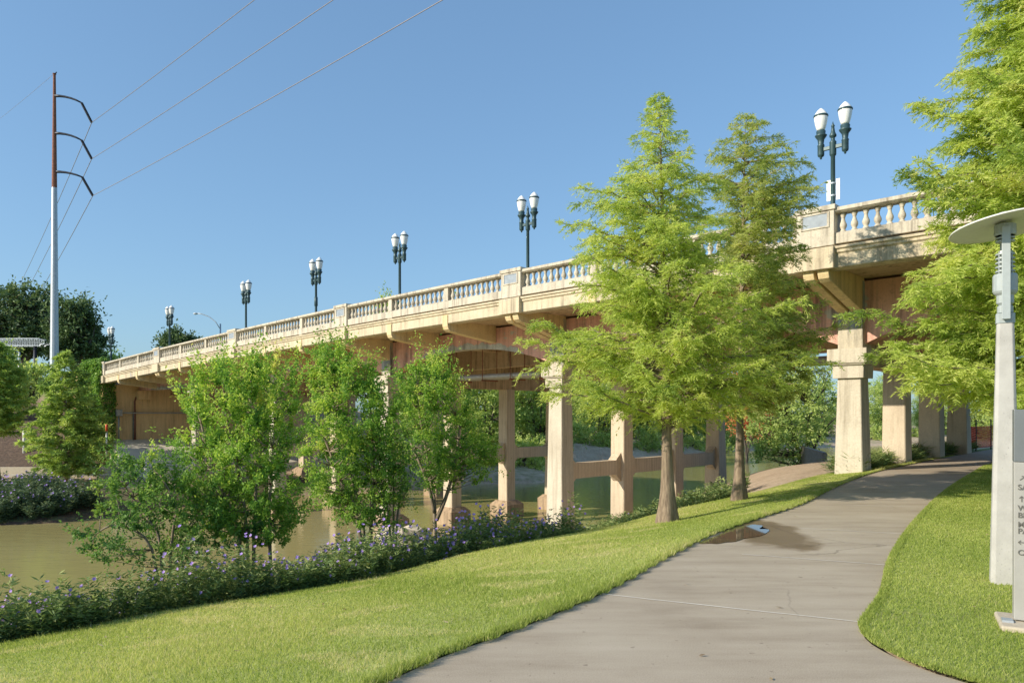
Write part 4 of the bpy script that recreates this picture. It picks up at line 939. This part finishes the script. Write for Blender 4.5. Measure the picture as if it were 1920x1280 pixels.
n = 260; Pq = np.stack([rng.uniform(-6, 9, n), rng.uniform(4.2, 18, n)], 1); zq, _ = terrain(Pq[:, 0], Pq[:, 1]); inpq = inside(Pq, PATHPOLY); lipq = inside(Pq, LIPPOLY)
kq = lipq & (~inpq | (rng.random(n) < .45)); Pq = Pq[kq]; zq = zq[kq]; inpq = inpq[kq]; n = len(Pq); a = rng.uniform(0, 6.28, n)
Dq = unit(np.column_stack([np.cos(a), np.sin(a), rng.uniform(.02, .25, n)])); o = quads('leaf_litter', leaves(np.column_stack([Pq, np.where(inpq, .008, zq+.05)]), Dq, rng.uniform(.03, .07, n), .022, unit(np.cross(Dq, [0, 0, 1.]))), rng.uniform(0, 1, n), 'dryleaf'); tag(o, 'scattered dry brown leaves on lawn and path', 'leaves', kind='stuff')
# ---------------------------------------------------------------- path light with disc, and the wayfinding sign
lx, ly = 4.61, 6.85
r = empty('path_light', (lx, ly, 0), R(-30)); tag(r, 'tapered concrete path light topped by a wide pale disc', 'lamp post')
def oct_(mb, h0, z0, h1, z1): return mb.frustum((0, 0), h0, z0, h1, z1, cham=.28)
oct_(MB(), .124, -.1, .068, 2.44).build('concrete_post', 'post', r, bevel=.006)
oct_(MB(), .074, 2.44, .074, 2.53).build('base_collar', 'lampgrey', r)
mb = MB(); mb.box(-.034, .034, -.125, -.105, 2.47, 3.33); mb.box(-.034, .034, .105, .125, 2.47, 3.33); mb.box(-.03, .03, -.106, -.06, 2.475, 2.52); mb.box(-.03, .03, .06, .106, 2.475, 2.52); mb.build('upright', 'lampgrey', r, bevel=.004)
mb = MB(); mb.lathe([(.05, 2.53), (.065, 2.54), (.065, 2.60), (.05, 2.61), (.07, 2.63), (.07, 2.70), (.09, 2.72), (.10, 2.74), (.10, 2.88), (.09, 2.90), (.03, 2.905)], n=16); mb.build('lamp_body', 'lampgrey', r, smooth=False)
mb = MB()
for z in (2.92, 2.96, 3.0, 3.04, 3.08, 3.20, 3.23, 3.26): mb.lathe([(.062, z), (.078, z), (.078, z+.012), (.062, z+.012)], n=14)
for a in range(4):
    an = math.pi/4+a*math.pi/2; mb.tube([(.07*math.cos(an), .07*math.sin(an), 2.88), (.07*math.cos(an), .07*math.sin(an), 3.11)], .006, 5)
mb.build('louvre_rings', 'lampgrey', r)
MB().lathe([(.045, 2.9), (.045, 3.12)], n=12).build('lamp_tube', 'globe', r, smooth=True)
MB().lathe([(.085, 3.26), (.09, 3.27), (.09, 3.36), (.07, 3.37)], n=14).build('top_hub', 'lampgrey', r)
dsc = MB().lathe([(.02, .035), (.28, .012), (.42, -.004), (.457, -.016), (.462, -.008), (.452, .003), (.28, .03), (.12, .045), (.10, .05), (.085, .085), (.05, .115), (.01, .125)], n=48).build('disc_shade', 'disc', r, smooth=True, loc=(0, 0, 3.36)); dsc.rotation_euler = (R(-3), R(-8), 0)
sgx, sgy = 3.74, 5.50
r = empty('wayfinding_sign', (4.02, 5.35, 0), R(-28)); tag(r, 'grey wayfinding sign slab with arrows, cut off by the right edge', 'sign')
mb = MB(); mb.box(-.40, .6, -.24, .22, -.05, .06); mb.build('footing', 'slab', r, bevel=.015)
mb = MB(); mb.box(-.30, .42, -.05, .05, .07, 1.24); mb.build('lower_panel', 'signpanel', r, bevel=.004)
mb = MB(); mb.box(-.30, .42, -.052, .052, 1.242, 1.63); mb.build('upper_panel', 'signdark', r, bevel=.004)
mb = MB(); mb.box(-.38, -.31, -.12, -.03, .06, .075); mb.build('base_bracket', 'steel', r)
def text(body, x, z, size, parent):
    cu = bpy.data.curves.new('lettering', 'FONT'); cu.body = body; cu.size = size; cu.extrude = .0015; cu.offset = .0008
    o = bpy.data.objects.new('lettering', cu); C.objects.link(o); dg = bpy.context.evaluated_depsgraph_get(); me = bpy.data.meshes.new_from_object(o.evaluated_get(dg))
    bpy.data.objects.remove(o); me.materials.clear(); me.materials.append(M['lettering']); q = bpy.data.objects.new('lettering', me); C.objects.link(q); q.parent = parent
    q.location = (x, -.0535, z); q.rotation_euler = (R(90), 0, 0)
def arrow(x, z, ang, parent, s=.035):
    mb = MB(); t_ = .006
    def bar(a, b_):
        a = Vector(a); b_ = Vector(b_); d = (b_-a).normalized(); n_ = Vector((-d.y, d.x))*t_/2
        p_ = [a-n_, a+n_, b_+n_, b_-n_]; rot = Matrix.Rotation(ang, 2); p_ = [rot@Vector((q.x, q.y)) for q in p_]
        mb.add([(x+q.x, -.0505, z+q.y) for q in p_]+[(x+q.x, -.0535, z+q.y) for q in p_], [(0, 1, 2, 3), (7, 6, 5, 4), (0, 4, 5, 1), (1, 5, 6, 2), (2, 6, 7, 3), (3, 7, 4, 0)])
    bar((-s, 0), (s, 0)); bar((s, 0), (s*.25, s*.7)); bar((s, 0), (s*.25, -s*.7)); mb.build('arrow', 'lettering', parent)
X0 = -.278
for body, z in (('SA', 1.057), ('W', .903), ('BR', .850), ('ME', .781), ('PA', .733), ('CA', .574)): text(body, X0, z-.02, .056, r)
arrow(X0+.03, 1.122, R(40), r, .021); arrow(X0+.025, .968, R(90), r, .021); arrow(X0+.025, .647, R(180), r, .021)

# ---------------------------------------------------------------- far bank furniture
# promenade: sidewalk, low wall, paved slope
def ribbon(line, off0, off1, z0, z1, name, mat, kind='structure'):
    ln = resample(line, 60); tn = unit(np.gradient(ln, axis=0)); nn_ = np.stack([-tn[:, 1], tn[:, 0]], 1)
    a = ln+nn_*off0; b_ = ln+nn_*off1; n = 60; v = [(q[0], q[1], z) for z in (z0, z1) for row in (a, b_) for q in row]
    f = []
    for i in range(n-1): f += [(i, i+1, n+i+1, n+i), (2*n+i, 3*n+i, 3*n+i+1, 2*n+i+1), (i, 2*n+i, 2*n+i+1, i+1), (n+i, n+i+1, 3*n+i+1, 3*n+i)]
    f += [(0, n, 3*n, 2*n), (n-1, 3*n-1, 4*n-1, 2*n-1)] if False else [(0, n, 3*n, 2*n), (n-1, 3*n-1, 4*n-1, 2*n-1)]
    mb = MB().add(v, f); return mb.build(name, mat)
QV = QL[1:7]
o = ribbon(QV, .05, 2.0, -3.1, -2.76, 'riverside_walk', 'slab'); tag(o, kind='structure')
o = ribbon(QV, 2.05, 2.35, -3.1, -2.28, 'retaining_wall', 'slab'); tag(o, 'long low concrete wall behind the far bank walkway', 'wall')
v = []; N = 14
for i in range(N+1):
    for j in range(7):
        L = 19.35+17.6*i/N; s1 = ABUT-.01; 
        # front edge follows the wall
        s0 = 51.6+.14*(L-19.5); s = s0+(s1-s0)*j/6; v.append(B(s, L, -2.27+(1.83)*(j/6)))
mb = MB().add(v, [(7*i+j, 7*i+j+1, 7*i+j+8, 7*i+j+7) for i in range(N) for j in range(6)]); nv = len(mb.v); sk = [(7*0+j) for j in range(7)]; fr_ = [7*i for i in range(N+1)]
mb.v += [(mb.v[q][0], mb.v[q][1], -3.4) for q in sk]+[(mb.v[q][0], mb.v[q][1], -3.4) for q in fr_]
mb.f += [(sk[j], sk[j+1], nv+j+1, nv+j) for j in range(6)]+[(fr_[i], nv+7+i, nv+8+i, fr_[i+1]) for i in range(N)]
o = mb.build('paved_slope', 'apron'); tag(o, kind='structure')
# meter box and pipes on the abutment
r = empty('utility_box', B(61.0, 20.25, -.5), BRZ); tag(r, 'grey utility box on a post with a long pipe along the ochre wall', 'utility box')
mb = MB(); mb.box(-.15, .15, -.22, .22, 1.9, 2.4); mb.build('box', 'pipe', r, bevel=.02)
MB().tube([(0, 0, 0), (0, 0, 1.9)], .06, 8).build('post', 'pipe', r, smooth=True)
q = MB(); Lp = [(.05, -.2-k*1.0, 2.15) for k in range(8)]; q.tube(Lp, .06, 8); q.build('pipe', 'pipe', r, smooth=True)
r = empty('drain_pipe', B(61.1, 21.45, -.45), BRZ); tag(r, 'dark stained drain pipe running down the ochre abutment wall', 'pipe')
MB().tube([(0, 0, 0), (0, 0, 1.6), (.03, 0, 3.0), (.02, -.12, 3.35)], .07, 8).build('downpipe', 'rust', r, smooth=True)
MB().tube([(.1, 0, 0), (.1, 0, 2.2)], .13, 8).build('sleeve', 'wood', r, smooth=True)
gm = G(200, 54.5); gm[2] = max(gm[2], pz(826, 54.5)); r = empty('marker_post', tuple(gm)); tag(r, 'orange topped white marker post beside the ivy wall', 'marker post')
zb = gm[2]; zt_ = pz(795, 54.5)-zb; zm = pz(808, 54.5)-zb
MB().lathe([(.07, -1.2), (.07, zm)], n=10).build('post', 'white', r, smooth=True); MB().lathe([(.085, zm), (.085, zt_-.05), (.05, zt_)], n=10).build('cap', 'orange', r, smooth=True)
gp = G(46, 56.); r = MB().lathe([(.13, -.3), (.13, pz(808, 56)-gp[2]), (.10, pz(807, 56)-gp[2])], n=10).build('white_post', 'white', smooth=True, loc=tuple(gp)); tag(r, 'short white post on the mulch slope left of the young cypress', 'post')
# overhead sign gantry seen at the left edge
gg = G(66, 78); r = empty('sign_gantry', tuple(gg)); tag(r, 'grey lattice truss gantry arching in from the left edge', 'gantry')
mb = MB(); zg = pz(648, 78)-gg[2]; a0 = (-12-66)/F*78; a1 = (88-66)/F*78; K = 22; top = []; bot = []
for i in range(K+1):
    x = a0+(a1-a0)*i/K; zz = zg+.35-.004*(x+1)**2*6*.25; h_ = .38 if i < K-1 else .2; top.append((x, 0, zz+h_)); bot.append((x, 0, zz-h_))
for off in (-.45, .45):
    T_ = [(a, off, c) for a, _, c in top]; B2 = [(a, off, c) for a, _, c in bot]; mb.tube(T_, .05, 5); mb.tube(B2, .05, 5)
    for i in range(K): mb.tube([T_[i], B2[i]], .022, 4); mb.tube([B2[i], T_[i+1]], .018, 4)
    mb.tube([T_[K], B2[K]], .06, 5)
for i in range(0, K+1, 2): mb.tube([(top[i][0], -.45, top[i][2]), (top[i][0], .45, top[i][2])], .03, 4)
mb.build('truss', 'steel', r); MB().lathe([(.22, -1), (.16, zg)], n=10).build('column', 'darksteel', r, smooth=True)
gp = G(36, 66); r = MB().lathe([(.12, -.5), (.08, pz(660, 66)-gp[2])], n=10).build('pale_pole', 'white', smooth=True, loc=tuple(gp)); tag(r, 'slender pale pole under the lattice gantry at far left', 'pole')
# orange barrier netting beyond the bridge
mb = MB(); A_ = np.array((18.6, 30.6)); B_ = np.array((24.5, 36.6))
r = empty('barrier_fence', (18.6, 30.6, 0)); tag(r, 'orange plastic safety netting fence at the end of the path under the bridge', 'fence')
PT = [(1806, 31.5), (1830, 32.6), (1858, 33.8), (1900, 35.5)]; pts = [np.array([(px-960)/F*Z, Z]) for px, Z in PT]
r.location = (pts[0][0], pts[0][1], 0); o3 = np.array([pts[0][0], pts[0][1]])
net = MB(); K = 20
for a, b_ in zip(pts[:-1], pts[1:]):
    a = a-o3; b_ = b_-o3
    for j in range(9):
        z = .1+j*.11; net.tube([(a[0], a[1], z+.05), ((a+b_)[0]/2, (a+b_)[1]/2, z-.02*j*.4), (b_[0], b_[1], z+.05)], .014, 4)
    for i in range(K):
        q = a+(b_-a)*i/K; net.tube([(q[0], q[1], .06), (q[0], q[1], 1.03)], .012, 4)
net.build('netting', 'orange', r)
for q in pts:
    q = q-o3; MB().tube([(q[0], q[1], -.1), (q[0], q[1], 1.35)], .03, 6).build('stake', 'darksteel', r)
# retaining board by the willow
bo = G(1524, 47); mb = MB(); mb.box(-.12, .12, -4.5, 4.5, -.6, .9); o = mb.build('retaining_board', 'wood', loc=(bo[0], bo[1], bo[2])); o.rotation_euler = (0, 0, R(-14)); tag(o, 'weathered board edging half buried in the sandy bank', 'board')
# broken concrete block at the water edge in front of the bridge
bo = G(795, 19.0); rk = MB(); 
v = []; n = 14
for i, (rr0, z) in enumerate(((.62, -.7), (.68, -.2), (.70, .05), (.60, .17), (.3, .20))):
    for j in range(n):
        a = 2*math.pi*j/n; q = rr0*(1+.13*math.sin(2*a+1)+.07*math.sin(5*a+i)); v.append((q*math.cos(a)*1.15, q*math.sin(a)*.8, z+.04*math.sin(3*a)))
rk.add(v, [(i*n+j, i*n+(j+1) % n, (i+1)*n+(j+1) % n, (i+1)*n+j) for i in range(4) for j in range(n)]+[tuple(range(4*n, 5*n))])
zc = pz(990, 26); o = rk.build('concrete_block', 'slab', loc=((750-960)/F*26, 26, zc-.25)); o.scale = (1.0, 1.0, 1.5); tag(o, 'pale broken concrete block between the small trees at the water', 'block')
